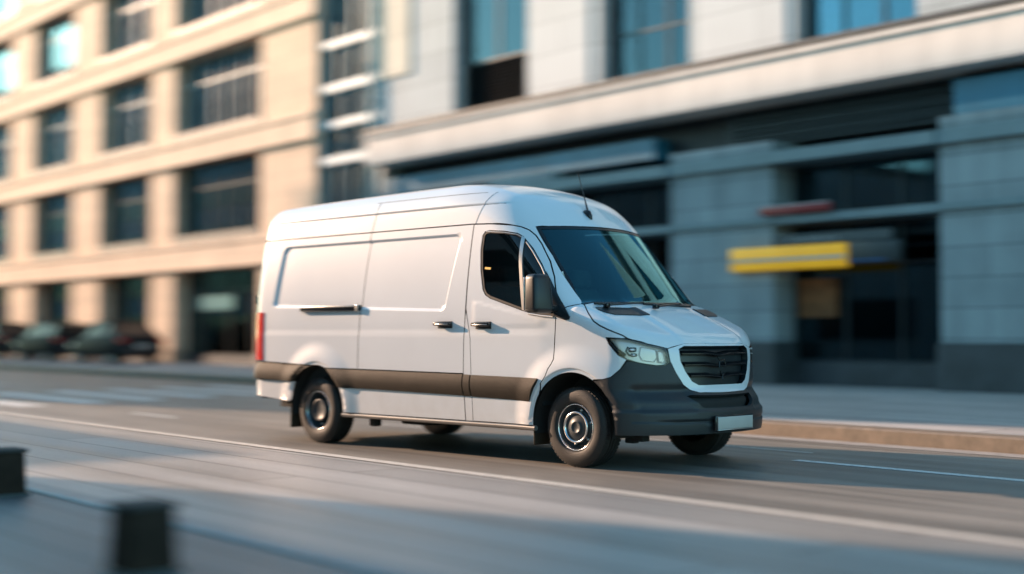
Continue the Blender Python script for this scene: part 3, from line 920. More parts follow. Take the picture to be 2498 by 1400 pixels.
# ------------------------------------------------------------------ the street
SDIR = math.radians(-4.955368889)
DU = np.array([math.cos(SDIR), math.sin(SDIR)]); NU = np.array([-math.sin(SDIR), math.cos(SDIR)])
def st(u, v, z=0.0): p = DU*u+NU*v; return (p[0], p[1], z)
V_NEAR, V_FAR, V_FACE = -2.50, 3.24, 12.59

def streak(name, base, var, rough, scale_fine, stretch=(.05, 1.4, 1), dark=None, bump=.25, bscale=140, seams=None, stain=None):
    """ground surface: fine grain, wear drawn out along the street, optional slab seams"""
    m, nt, b = new_mat(name)
    t = nt.nodes.new('ShaderNodeTexCoord')
    mp = nt.nodes.new('ShaderNodeMapping'); mp.inputs['Rotation'].default_value = (0, 0, -SDIR)
    nt.links.new(t.outputs['Object'], mp.inputs['Vector'])
    mp2 = nt.nodes.new('ShaderNodeMapping'); mp2.inputs['Scale'].default_value = stretch; nt.links.new(mp.outputs[0], mp2.inputs['Vector'])
    n1 = nd(nt, 'ShaderNodeTexNoise'); n1.inputs['Scale'].default_value = 2.2; n1.inputs['Detail'].default_value = 9; n1.inputs['Roughness'].default_value = .62
    nt.links.new(mp2.outputs[0], n1.inputs['Vector'])
    n2 = nd(nt, 'ShaderNodeTexNoise'); n2.inputs['Scale'].default_value = scale_fine; n2.inputs['Detail'].default_value = 5
    nt.links.new(mp.outputs[0], n2.inputs['Vector'])
    n3 = nd(nt, 'ShaderNodeTexNoise'); n3.inputs['Scale'].default_value = .35; n3.inputs['Detail'].default_value = 4
    nt.links.new(mp.outputs[0], n3.inputs['Vector'])
    a = nt.nodes.new('ShaderNodeMath'); a.operation = 'MULTIPLY_ADD'; a.inputs[1].default_value = .55
    nt.links.new(n1.outputs['Fac'], a.inputs[0])
    a2 = nt.nodes.new('ShaderNodeMath'); a2.operation = 'MULTIPLY_ADD'; a2.inputs[1].default_value = .22; a2.inputs[2].default_value = 0.0
    nt.links.new(n2.outputs['Fac'], a2.inputs[0])
    a3 = nt.nodes.new('ShaderNodeMath'); a3.operation = 'MULTIPLY_ADD'; a3.inputs[1].default_value = .23
    nt.links.new(n3.outputs['Fac'], a3.inputs[0]); nt.links.new(a2.outputs[0], a3.inputs[2]); nt.links.new(a3.outputs[0], a.inputs[2])
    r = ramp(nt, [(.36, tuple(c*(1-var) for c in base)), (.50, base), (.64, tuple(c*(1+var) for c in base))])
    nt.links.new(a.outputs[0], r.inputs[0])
    col = r.outputs[0]
    if seams:
        br = nt.nodes.new('ShaderNodeTexBrick'); br.inputs['Scale'].default_value = 1.0
        br.inputs['Brick Width'].default_value = seams[0]; br.inputs['Row Height'].default_value = seams[1]; br.inputs['Mortar Size'].default_value = seams[2]
        br.inputs['Mortar Smooth'].default_value = .1; br.inputs['Bias'].default_value = -.1
        br.inputs['Color1'].default_value = (.82, .82, .82, 1); br.inputs['Color2'].default_value = (1.1, 1.1, 1.1, 1); br.inputs['Mortar'].default_value = (seams[3],)*3+(1,)
        nt.links.new(mp.outputs[0], br.inputs['Vector'])
        mx = nt.nodes.new('ShaderNodeMix'); mx.data_type = 'RGBA'; mx.blend_type = 'MULTIPLY'; mx.inputs[0].default_value = 1
        nt.links.new(col, mx.inputs[6]); nt.links.new(br.outputs['Color'], mx.inputs[7]); col = mx.outputs[2]
    nt.links.new(col, b.inputs['Base Color'])
    rr = nt.nodes.new('ShaderNodeMapRange'); rr.inputs['To Min'].default_value = rough-.14; rr.inputs['To Max'].default_value = rough+.12
    nt.links.new(n1.outputs['Fac'], rr.inputs['Value']); nt.links.new(rr.outputs[0], b.inputs['Roughness'])
    bp = nt.nodes.new('ShaderNodeBump'); bp.inputs['Strength'].default_value = bump; bp.inputs['Distance'].default_value = .006
    n4 = nd(nt, 'ShaderNodeTexNoise'); n4.inputs['Scale'].default_value = bscale; n4.inputs['Detail'].default_value = 3
    nt.links.new(mp.outputs[0], n4.inputs['Vector']); nt.links.new(n4.outputs['Fac'], bp.inputs['Height']); nt.links.new(bp.outputs[0], b.inputs['Normal'])
    return m

ASPH = streak('asphalt', (.185, .165, .142), .6, .50, 60)
PAVE_FAR = streak('far_paving', (.40, .36, .335), .30, .62, 30, seams=(2.4, .62, .012, .45))
PAVE_NEAR = streak('near_paving', (.325, .305, .285), .36, .40, 30, seams=(9.0, .46, .013, .30))
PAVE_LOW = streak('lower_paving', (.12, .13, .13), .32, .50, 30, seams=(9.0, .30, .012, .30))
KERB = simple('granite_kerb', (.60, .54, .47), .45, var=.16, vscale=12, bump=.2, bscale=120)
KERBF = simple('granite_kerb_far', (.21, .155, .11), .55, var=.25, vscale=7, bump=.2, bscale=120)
def worn_paint(name):
    m, nt, b = new_mat(name); mp = coords(nt)
    n = nd(nt, 'ShaderNodeTexNoise'); n.inputs['Scale'].default_value = 16; n.inputs['Detail'].default_value = 9; n.inputs['Roughness'].default_value = .7
    nt.links.new(mp.outputs[0], n.inputs['Vector'])
    r = ramp(nt, [(.34, (.20, .19, .18)), (.46, (.62, .61, .58)), (.8, (.74, .73, .70))]); nt.links.new(n.outputs['Fac'], r.inputs[0])
    nt.links.new(r.outputs[0], b.inputs['Base Color']); b.inputs['Roughness'].default_value = .55
    return m
LINE = worn_paint('road_paint')

def sheet(name, poly, z, mat, kind='structure', z0=None):
    """a flat slab with an outline given in street coordinates (u along, v across)"""
    n = len(poly); m = MB()
    top = [st(u, v, z) for u, v in poly]
    m.add(top, [tuple(range(n))], 0)
    if z0 is not None:
        V = top+[st(u, v, z0) for u, v in poly]
        m.add(V, [(i, n+i, n+(i+1) % n, (i+1) % n) for i in range(n)], 0)
    o = m.build(name, [mat]); tag(o, kind=kind); return o

sheet('ground', [(-600, -600), (600, -600), (600, 600), (-600, 600)], -.02, simple('ground_dust', (.11, .105, .10), .9, var=.2, vscale=.4))
sheet('road', [(-160, V_NEAR), (90, V_NEAR), (90, V_FAR), (-2.2, V_FAR), (-4, 3.5), (-6, 4.5), (-8, 5.7), (-10, 6.4), (-13, 6.75), (-160, 6.8)], 0.0, ASPH)
kerbline = [(90, V_FAR), (-2.2, V_FAR), (-4, 3.5), (-6, 4.5), (-8, 5.7), (-10, 6.4), (-13, 6.75), (-160, 6.8)]
def offset_line(L, d):
    out = []
    for i, p in enumerate(L):
        a = np.array(L[max(i-1, 0)]); b = np.array(L[min(i+1, len(L)-1)]); t = (b-a)/np.linalg.norm(b-a); out.append((p[0]+t[1]*d, p[1]-t[0]*d))
    return out
k2 = offset_line(kerbline, .30)
o = sheet('far_pavement', k2+[(-160, V_FACE+1.0), (90, V_FACE+1.0)], .155, PAVE_FAR)
# far kerb: a run of stones with a rounded nose
def kerb_run(name, L, w, z, mat, nose=.02):
    m = MB(); A = L; B = offset_line(L, w); N = offset_line(L, nose)
    V = []; F = []
    for a, nn, b in zip(A, N, B): V += [st(a[0], a[1], -.02), st(a[0], a[1], z-nose), st(nn[0], nn[1], z), st(b[0], b[1], z)]
    for i in range(len(A)-1):
        for k in range(3): F.append((4*i+k, 4*i+k+1, 4*i+4+k+1, 4*i+4+k))
    m.add(V, F, 0, False); o = m.build(name, [mat], fix=False); tag(o, kind='structure'); return o
dense = []
for (a, b) in zip(kerbline[:-1], kerbline[1:]):
    n = max(1, int(abs(b[0]-a[0])/2))
    dense += [(a[0]+(b[0]-a[0])*i/n, a[1]+(b[1]-a[1])*i/n) for i in range(n)]
dense.append(kerbline[-1])
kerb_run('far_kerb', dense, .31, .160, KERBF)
# gutter strip beside the far kerb
sheet('gutter', [(90, V_FAR-.34), (-1.8, V_FAR-.34), (-2.2, V_FAR-.01), (90, V_FAR-.01)], .004, simple('gutter_concrete', (.33, .30, .275), .6, var=.2, vscale=5))
# near side: pale kerb, slabs, a step down to the darker paving with the bollards
nearL = [(-160+2*i, V_NEAR) for i in range(126)]
kerb_run('near_kerb', nearL, .15, .110, KERB)
EDGE = -5.50
sheet('near_pavement', [(-160, V_NEAR-.145), (90, V_NEAR-.145), (90, EDGE+.16), (-160, EDGE+.16)][::-1], .104, PAVE_NEAR)
m = MB(); m_v = [st(-160, EDGE+.165, .108), st(90, EDGE+.165, .108), st(90, EDGE+.02, .108), st(-160, EDGE+.02, .108), st(90, EDGE, .098), st(-160, EDGE, .098), st(90, EDGE, -.02), st(-160, EDGE, -.02)]
m.add(m_v, [(0, 3, 2, 1), (3, 5, 4, 2), (5, 7, 6, 4)], 0); tag(m.build('step_edge', [simple('step_stone', (.20, .22, .23), .45, var=.15, vscale=8)]), kind='structure')
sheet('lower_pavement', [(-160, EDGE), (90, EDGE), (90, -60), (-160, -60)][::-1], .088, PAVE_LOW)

# road markings
def mark(name, u0, u1, v, w, z=.004):
    return sheet(name, [(u0, v-w/2), (u1, v-w/2), (u1, v+w/2), (u0, v+w/2)], z, LINE)
mark('lane_marking', .9, 60, 1.06, .13)
mark('lane_marking', -3.4, .55, 1.80, .05)
mark('lane_marking', -5.9, -4.7, .98, .07)
mark('lane_marking', -9.9, -8.5, -.48, .11)
mark('lane_marking', -34, -22, 2.0, .12)
for i in range(6):
    mark('crossing_stripe', -17.6-.15*i, -12.6-.35*i, -.9+1.22*i, .50)

# ------------------------------------------------------------------ facades, in their own frame: x along the street, y into the building, z up
FACE_O = st(-8.79, V_FACE, 0.0)
def building(name, label, cat='building'):
    return tag(empty(name, FACE_O, SDIR), label, cat)
def stone(name, base, var, bw, rh, joint=.55, mort=.010):
    m, nt, b = new_mat(name)
    t = nt.nodes.new('ShaderNodeTexCoord')
    sx = nt.nodes.new('ShaderNodeSeparateXYZ'); nt.links.new(t.outputs['Object'], sx.inputs[0])
    ad = nt.nodes.new('ShaderNodeMath'); ad.operation = 'ADD'; nt.links.new(sx.outputs['X'], ad.inputs[0]); nt.links.new(sx.outputs['Y'], ad.inputs[1])
    cb = nt.nodes.new('ShaderNodeCombineXYZ'); nt.links.new(ad.outputs[0], cb.inputs['X']); nt.links.new(sx.outputs['Z'], cb.inputs['Y'])
    br = nt.nodes.new('ShaderNodeTexBrick'); br.inputs['Scale'].default_value = 1
    br.inputs['Brick Width'].default_value = bw; br.inputs['Row Height'].default_value = rh; br.inputs['Mortar Size'].default_value = mort
    br.inputs['Color1'].default_value = (.90, .90, .90, 1); br.inputs['Color2'].default_value = (1.06, 1.05, 1.04, 1); br.inputs['Mortar'].default_value = (joint,)*3+(1,)
    nt.links.new(cb.outputs[0], br.inputs['Vector'])
    n = nd(nt, 'ShaderNodeTexNoise'); n.inputs['Scale'].default_value = .9; n.inputs['Detail'].default_value = 8; nt.links.new(t.outputs['Object'], n.inputs['Vector'])
    mp = nt.nodes.new('ShaderNodeMapping'); mp.inputs['Scale'].default_value = (3, 3, .18); nt.links.new(t.outputs['Object'], mp.inputs['Vector'])
    n2 = nd(nt, 'ShaderNodeTexNoise'); n2.inputs['Scale'].default_value = 1.4; n2.inputs['Detail'].default_value = 6; nt.links.new(mp.outputs[0], n2.inputs['Vector'])
    av = nt.nodes.new('ShaderNodeMath'); av.operation = 'ADD'; nt.links.new(n.outputs['Fac'], av.inputs[0]); nt.links.new(n2.outputs['Fac'], av.inputs[1])
    r = ramp(nt, [(.30, tuple(c*(1-var) for c in base)), (.62, tuple(min(1, c*(1+var*.5)) for c in base))])
    hf = nt.nodes.new('ShaderNodeMath'); hf.operation = 'MULTIPLY'; hf.inputs[1].default_value = .5; nt.links.new(av.outputs[0], hf.inputs[0]); nt.links.new(hf.outputs[0], r.inputs[0])
    mx = nt.nodes.new('ShaderNodeMix'); mx.data_type = 'RGBA'; mx.blend_type = 'MULTIPLY'; mx.inputs[0].default_value = 1
    nt.links.new(r.outputs[0], mx.inputs[6]); nt.links.new(br.outputs['Color'], mx.inputs[7]); nt.links.new(mx.outputs[2], b.inputs['Base Color'])
    b.inputs['Roughness'].default_value = .75
    bp = nt.nodes.new('ShaderNodeBump'); bp.inputs['Strength'].default_value = .3; bp.inputs['Distance'].default_value = .01
    nt.links.new(n.outputs['Fac'], bp.inputs['Height']); nt.links.new(bp.outputs[0], b.inputs['Normal'])
    return m

STONE = stone('warm_limestone', (.74, .535, .385), .22, 1.9, .62)
STONEB = stone('warm_limestone_band', (.76, .565, .42), .18, 3.6, 1.3)
PANEL = stone('grey_cladding_panel', (.46, .50, .515), .16, 2.9, .80, joint=.42)
PANELD = stone('blue_grey_pillar', (.27, .315, .33), .30, 3.4, .55, joint=.40)
BEAM = stone('pale_concrete_beam', (.72, .655, .60), .14, 5.5, 3.0)
CREAM = stone('cream_panel', (.66, .60, .50), .10, 3.0, .95)
PLINTH = simple('dark_plinth', (.050, .056, .060), .5, var=.3, vscale=2)
FRAMEL = simple('pale_window_frame', (.50, .54, .55), .4, metal=.2)
FRAMED = simple('dark_window_frame', (.035, .045, .050), .4, metal=.3)
SILLD = simple('dark_sill_and_shade', (.055, .060, .064), .5, var=.2, vscale=3)  # dark sill colour, also standing in for recess shade under the stone building's windows
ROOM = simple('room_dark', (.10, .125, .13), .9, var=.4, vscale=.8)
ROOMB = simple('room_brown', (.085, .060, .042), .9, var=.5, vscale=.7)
CURT = simple('pale_curtain', (.52, .54, .53), .9, var=.12, vscale=6)
GLT = pane('teal_glass', (.62, .77, .81), 1.9, .015, gl=(.55, .85, 1.0))
GLD = pane('dark_shop_glass', (.26, .38, .41), 1.3, .02, gl=(.55, .85, 1.0))
TEALP = simple('teal_spandrel_glass', (.010, .085, .105), .12, coat=.4, var=.35, vscale=.9)
LEDGE = simple('blue_grey_ledge', (.17, .225, .24), .5, var=.15, vscale=2)
BLUEB = simple('blue_fascia', (.025, .15, .24), .35, var=.25, vscale=1)
LOUV = simple('black_louvre', (.016, .018, .020), .5)

def window(root, x0, x1, z0, z1, yf=.42, nx=3, nz=(.62,), fm=None, gm=None, fw=.06, drapes=0, name='window', sill=True):
    """a framed window: the pane is the part, frame and curtains are its sub-parts"""
    m = MB(); m.box(x0, x1, yf+.03, yf+.042, z0, z1)
    w = m.build(name, [gm or GLT], root)
    m = MB(); d0, d1 = yf-.02, yf+.085
    m.box(x0, x0+fw, d0, d1, z0, z1); m.box(x1-fw, x1, d0, d1, z0, z1)
    m.box(x0+fw, x1-fw, d0, d1, z0, z0+fw); m.box(x0+fw, x1-fw, d0, d1, z1-fw, z1)
    for i in range(1, nx):
        x = x0+(x1-x0)*i/nx; m.box(x-fw*.4, x+fw*.4, d0+.006, d1-.006, z0+fw, z1-fw)
    for q in nz:
        z = z0+(z1-z0)*q; m.box(x0+fw, x1-fw, d0+.012, d1-.012, z-fw*.4, z+fw*.4)
    m.build('window_frame', [fm or FRAMEL], w)
    if drapes:
        m = MB(); rs = random.Random(int(x0*37+z0*11))
        for i in range(drapes):
            a = x0+(x1-x0)*(i+.08+rs.random()*.25)/drapes; b = a+(x1-x0)/drapes*(.40+.45*rs.random()); zl = z0+(z1-z0)*(0 if rs.random() < .6 else .35*rs.random()); zt = z1
            n = max(3, int((b-a)/.09)); V = []; F = []
            for k in range(n+1):
                x = a+(b-a)*k/n; y = yf+.26+.035*math.sin(k*2.1+i)
                V += [(x, y, zl), (x, y, zt)]
            for k in range(n): F.append((2*k, 2*k+2, 2*k+3, 2*k+1))
            m.add(V, F, 0, True)
        m.build('curtain', [CURT], w)
    if sill:
        m = MB(); m.box(x0-.04, x1+.04, -.045, yf-.03, z0-(.285 if root.name.startswith('stone') else .10), z0-.003); m.build('window_sill', [SILLD], w)  # tall dark strip: recess shade below the window put into the sill's colour
    return w

# --- warm stone building on the left
LB = building('stone_building', 'warm beige stone building with deep-set windows, sunlit behind the rear of the van')
bays = [(-26.5, -20.3), (-33.0, -28.3), (-40.1, -35.6), (-47.2, -42.7), (-54.3, -49.8), (-61.4, -56.9), (-68.5, -64.0)]
bands = [(3.42, 4.36), (7.15, 8.02), (10.95, 11.82), (14.75, 15.62), (18.5, 20.5)]
rows = [(4.66, 7.15), (8.31, 10.95), (12.11, 14.75), (15.91, 18.5)]
xs = sorted([-72.0]+[b[0] for b in bays]+[b[1] for b in bays]+[-17.0])
m = MB()
for a, b in zip(xs[0::2], xs[1::2]): m.box(a, b, 0, 1.7, .10, 20.4)
m.build('wall', [STONE], LB)
for z0, z1 in bands:
    m = MB(); m.box(-72.0, -16.95, -.13, 1.72, z0, z1); m.box(-72.0, -16.93, -.19, -.125, z1-.16, z1-.004); m.box(-72.0, -16.94, -.17, -.126, z0+.004, z0+.12)
    m.build('floor_band', [STONEB], LB)
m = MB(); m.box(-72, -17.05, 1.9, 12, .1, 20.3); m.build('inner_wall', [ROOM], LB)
for bi, (x0, x1) in enumerate(bays):
    for ri, (z0, z1) in enumerate(rows):
        window(LB, x0, x1, z0, z1, nx=6 if x1-x0 > 5 else 4, nz=(.66,), drapes=(4 if x1-x0 > 5 else 3) if ri > 0 else 1, fm=FRAMEL if ri > 0 else FRAMED)
    # shop fronts at street level
    window(LB, x0, x1, .45, 3.42, yf=.62, nx=4 if x1-x0 > 5 else 3, nz=(.76,), fm=FRAMED, gm=GLD, name='shop_window', sill=False)
    m = MB(); m.box(x0, x1, .52, .66, .12, .446); m.build('stall_riser', [PLINTH], LB)
PLS = stone('stone_plinth', (.36, .28, .21), .2, 1.9, .5)
for a, b in zip(xs[0::2], xs[1::2]): MB().box(a-.05, b+.05, -.06, .5, .12, .62).build('plinth', [PLS], LB)
s_ = MB(); s_.box(-25.4, -22.9, .46, .54, 2.02, 2.52); tag(s_.build('shop_panel', [simple('teal_board', (.02, .20, .22), .4)], LB))

# --- narrow glazed bay between the two buildings
GB = building('glazed_bay', 'narrow blue-grey glazed bay with stacked ledges between the stone and the concrete building')
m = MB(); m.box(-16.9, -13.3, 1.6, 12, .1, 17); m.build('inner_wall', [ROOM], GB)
m = MB(); m.box(-16.94, -16.86, .2, 1.62, .1, 17); m.box(-13.94, -13.72, .2, 1.62, .1, 17); m.build('wall', [PANEL], GB)
PALEB = simple('pale_blue_slab', (.50, .58, .61), .5, var=.12, vscale=2)
for (z0, z1) in ((4.75, 4.98), (6.28, 6.52), (7.38, 7.60), (8.48, 8.72), (9.82, 10.04), (12.2, 12.4)):
    MB().box(-16.92, -13.74, .10, 1.58, z0, z1).build('floor_slab', [PALEB], GB)
for i, (z0, z1) in enumerate(((.4, 4.75), (4.98, 6.28), (6.52, 7.38), (7.60, 8.48), (8.72, 9.82), (10.04, 12.2), (12.4, 15))):
    window(GB, -16.85, -13.95, z0, z1, yf=.24, nx=4 if i not in (2, 3) else 3, nz=(.72,) if i in (0, 5) else (), fm=simple('bay_frame', (.30, .40, .43), .4, metal=.3) if i == 0 else bpy.data.materials['bay_frame'], gm=GLT, fw=.05, drapes=4 if i >= 4 else (2 if i in (2, 3) else 1), sill=False)
# scalloped white blinds half way down two of its windows
for z0 in (6.72, 7.80):
    m = MB(); V = []; F = []; n = 14
    for k in range(n+1):
        t = k/n; x = -14.95+.95*t; V += [(x, .40, z0+.50), (x, .40, z0+.36-.16*math.sin(PI*t*.5))]
    for k in range(n): F.append((2*k, 2*k+1, 2*k+3, 2*k+2))
    m.add(V, F, 0, True); m.build('blind', [CURT], GB)

# --- drainpipe
dp = tag(empty('drainpipe', FACE_O, SDIR), 'tall pale drainpipe at the joint left of the concrete building', 'drainpipe')
m = MB(); m.tube([(-13.78, -.14, 8.95), (-13.78, -.14, 17)], .105, 14); m.build('upper_pipe', [simple('sunlit_cream_pipe', (.62, .60, .54), .45, var=.1, vscale=4)], dp)  # paler upper length: sunlight on the pipe put into its colour
m = MB(); m.tube([(-13.78, -.14, .14), (-13.78, -.14, 8.98)], .095, 14); m.build('lower_pipe', [simple('teal_pipe', (.20, .36, .40), .4, var=.15, vscale=3)], dp)
for z in (2.6, 5.2, 7.8, 10.4, 13.0):
    m = MB(); m.lathe([(.0, 0), (.0, 0)], (0, 0, 0), 1, 4) if False else m.rbox((-13.78, -.09, z), (.135, .10, .03), .012, 2); m.build('pipe_bracket', [FRAMED], dp)

# --- concrete building on the right
RB = building('concrete_building', 'grey panelled building with a broad pale beam over dark shop fronts behind the van')
wins = [(-10.2, -7.2), (-4.6, -1.85), (1.0, 3.75), (6.6, 9.35), (12.2, 14.95), (17.8, 20.5)]
xs = sorted([-13.65]+[b[0] for b in wins]+[b[1] for b in wins]+[24.0])
m = MB()
for a, b in zip(xs[0::2], xs[1::2]): m.box(a, b, 0, 1.5, 6.8, 16.5)
m.box(-13.64, 23.99, .02, 1.49, 11.2, 12.6); m.build('wall', [PANEL], RB)
m = MB(); m.box(-13.6, -12.1, -.07, -.004, 8.42, 16); m.build('cream_panel', [CREAM], RB)
m = MB()
for a, b in ((-7.05, -5.0), (-1.55, .75)): m.box(a, b, -.05, -.004, 6.99, 16)
m.build('pale_pilaster', [stone('pale_pilaster_stone', (.62, .63, .63), .08, 4.0, .80, joint=.6)], RB)
m = MB(); m.box(-13.68, 24, -.42, .6, 5.95, 6.70); m.box(-13.67, 23.9, -.50, .55, 6.704, 6.79); m.box(-13.67, 23.9, -.36, .4, 6.794, 6.86)
m.build('beam', [BEAM], RB)
m = MB(); m.box(-13.66, 23.9, -.46, -.2, 6.864, 6.95); m.build('beam_capping', [SILLD], RB)
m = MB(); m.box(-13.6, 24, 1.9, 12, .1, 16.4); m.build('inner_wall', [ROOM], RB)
for i, (x0, x1) in enumerate(wins):
    if i == 0:
        w = window(RB, x0, x1, 8.30, 11.2, yf=.35, nx=2, nz=(), fm=FRAMED, gm=GLT, sill=False)
        m = MB(); m.box(x0, x1, .50, .56, 6.86, 8.296); 
        for k in range(15): m.add([(x0, .34, 6.92+k*.092), (x1, .34, 6.92+k*.092), (x1, .46, 6.99+k*.092), (x0, .46, 6.99+k*.092)], [(0, 1, 2, 3), (3, 2, 1, 0)][:1], 0)
        m.build('louvre', [LOUV], RB)
    else:
        window(RB, x0, x1, 6.96, 9.3, yf=.35, nx=3, nz=(.5,), fm=FRAMED, gm=GLT, drapes=1, sill=False)
        m = MB(); m.box(x0, x1, .30, .40, 9.304, 11.2); m.build('spandrel', [TEALP], RB)
    m = MB(); m.box(x0-.02, x1+.02, -.12, .30, 6.866, 6.956); m.build('window_sill', [SILLD], RB)
# street level: pillars, recessed band, ledges, shop glass
pill = [(-13.66, -12.6), (-8.6, -6.2), (-2.3, .45), (4.25, 6.7), (10.2, 12.4), (16, 18.4)]
for a, b in pill:
    MB().box(a, b, -.10, 1.3, 1.02, 5.12).build('pillar', [PANELD], RB)
    MB().box(a-.06, b+.06, -.16, 1.3, .12, 1.016).build('plinth', [PLINTH], RB)
m = MB(); m.box(-13.66, 23.9, .75, 1.3, 5.124, 5.946); m.build('recess_band', [LOUV], RB)
m = MB(); m.box(-13.6, -3.1, .20, .74, 5.13, 5.60); m.build('blue_fascia', [BLUEB], RB)
m = MB(); m.box(4.4, 23.8, .15, .74, 5.13, 5.80); m.build('blue_fascia', [BLUEB], RB)
for k in range(7):
    m = MB(); m.box(-1.2, 4.38, .50-.05*(k % 2), .74, 5.16+k*.108, 5.20+k*.108); m.build('louvre_slat', [FRAMED], RB)
opens = [(a[1], b[0]) for a, b in zip(pill[:-1], pill[1:])]
for i, (x0, x1) in enumerate(opens):
    m = MB(); m.box(x0+.003, x1-.003, -.30, .60, 4.62, 4.86); m.box(x0+.003, x1-.003, -.16, .60, 3.40, 3.56); m.build('canopy_ledge', [LEDGE], RB)
    window(RB, x0, x1, 3.56, 4.62, yf=.62, nx=3, nz=(), fm=FRAMED, gm=GLD, name='transom_window', sill=False)
    window(RB, x0, x1, .62, 3.40, yf=.62, nx=3, nz=(.70,), fm=FRAMED, gm=GLD, name='shop_window', sill=False)
    m = MB(); m.box(x0+.003, x1-.003, .50, .70, .13, .616); m.build('stall_riser', [PLINTH], RB)
for a, b in pill:
    m = MB(); m.box(a-.05, b+.05, -.24, -.104, 4.62, 4.86); m.box(a-.03, b+.03, -.18, -.104, 3.42, 3.54); m.build('pillar_band', [LEDGE], RB)

# --- signs on the concrete building
sg = tag(empty('yellow_sign', FACE_O, SDIR), 'yellow shop sign with a grey stripe on the ground floor right of the van', 'sign')
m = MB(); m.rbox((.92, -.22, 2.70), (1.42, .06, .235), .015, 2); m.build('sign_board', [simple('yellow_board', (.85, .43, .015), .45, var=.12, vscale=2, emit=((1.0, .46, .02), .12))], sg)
m = MB(); m.box(-.48, 2.32, -.290, -.282, 2.64, 2.71); m.build('stripe', [simple('grey_stripe', (.45, .44, .40), .5)], sg)
m = MB(); m.rbox((2.92, -.20, 2.74), (.56, .05, .20), .015, 2); m.build('dark_end', [simple('sign_dark', (.03, .038, .04), .5, var=.3, vscale=6)], sg)
m = MB(); m.box(2.36, 3.2, -.262, -.252, 2.565, 2.595); m.build('blue_edge', [simple('blue_edge', (.02, .11, .28), .3)], sg)
m = MB(); m.box(.7, 3.3, -.22, -.12, 2.965, 3.16); m.build('fascia_board', [simple('fascia_dark', (.05, .065, .07), .5)], sg)
m = MB(); rs = random.Random(5); x = .95
while x < 2.15:
    h = .035+.03*rs.random(); m.box(x, x+.018, -.232, -.222, 3.02, 3.02+h)
    if rs.random() < .5: m.box(x+.02, x+.040, -.232, -.222, 3.02+h*.5, 3.02+h*.5+.014)
    x += .055+.02*rs.random()
m.build('lettering', [simple('lettering_grey', (.45, .47, .47), .5)], sg)
rd = tag(empty('red_sign', FACE_O, SDIR), 'small dark red sign board high on the grey pillar above the yellow sign', 'sign')
m = MB(); m.rbox((1.12, -.24, 3.66), (.85, .05, .085), .015, 2); m.build('sign_board', [simple('red_board', (.24, .02, .018), .45, var=.2, vscale=3)], rd)
m = MB(); m.box(.3, 1.95, -.26, -.22, 3.748, 3.765); m.build('sign_rail', [FRAMEL], rd)
po = tag(empty('poster', FACE_O, SDIR), 'faded orange poster hanging on the shop front under the yellow sign', 'poster')
m = MB(); m.box(.62, 1.55, .535, .56, 1.52, 2.30)
m.build('poster_sheet', [simple('orange_paper', (.20, .085, .03), .8, var=.5, vscale=4)], po)

# ------------------------------------------------------------------ low bollards in front of the step
def bollard(x, y, rz, label):
    r = tag(empty('bollard', (x, y, .088), rz), label, 'bollard', 'low bollards in the foreground')
    def tap(p): k = 1-.05*(p.z/.15); return Vector((p.x*k, p.y*k, p.z))
    MB().rbox((0, 0, .155), (.125, .125, .155), .022, 3, 0, taper=tap).build('post', [simple('bollard_black', (.028, .019, .014), .85, spec=.15, var=.3, vscale=9, bump=.3, bscale=40)], r)
    MB().rbox((0, 0, .318), (.132, .132, .014), .008, 2).build('cap', [simple('bollard_cap', (.035, .030, .028), .8, var=.2, vscale=12)], r)
    MB().rbox((0, 0, .008), (.150, .150, .012), .004, 2).build('foot', [FRAMED], r)
    r.scale = (.93, .93, .93)
    return r
bp1 = at(348, 1392, 2, .088); bp2 = at(6, 1208, 2, .088)
bollard(bp1[0], bp1[1], SDIR, 'low black square bollard standing free on the paving in the left foreground')
bollard(bp2[0], bp2[1], SDIR, 'low black square bollard half cut off by the left edge of the picture')

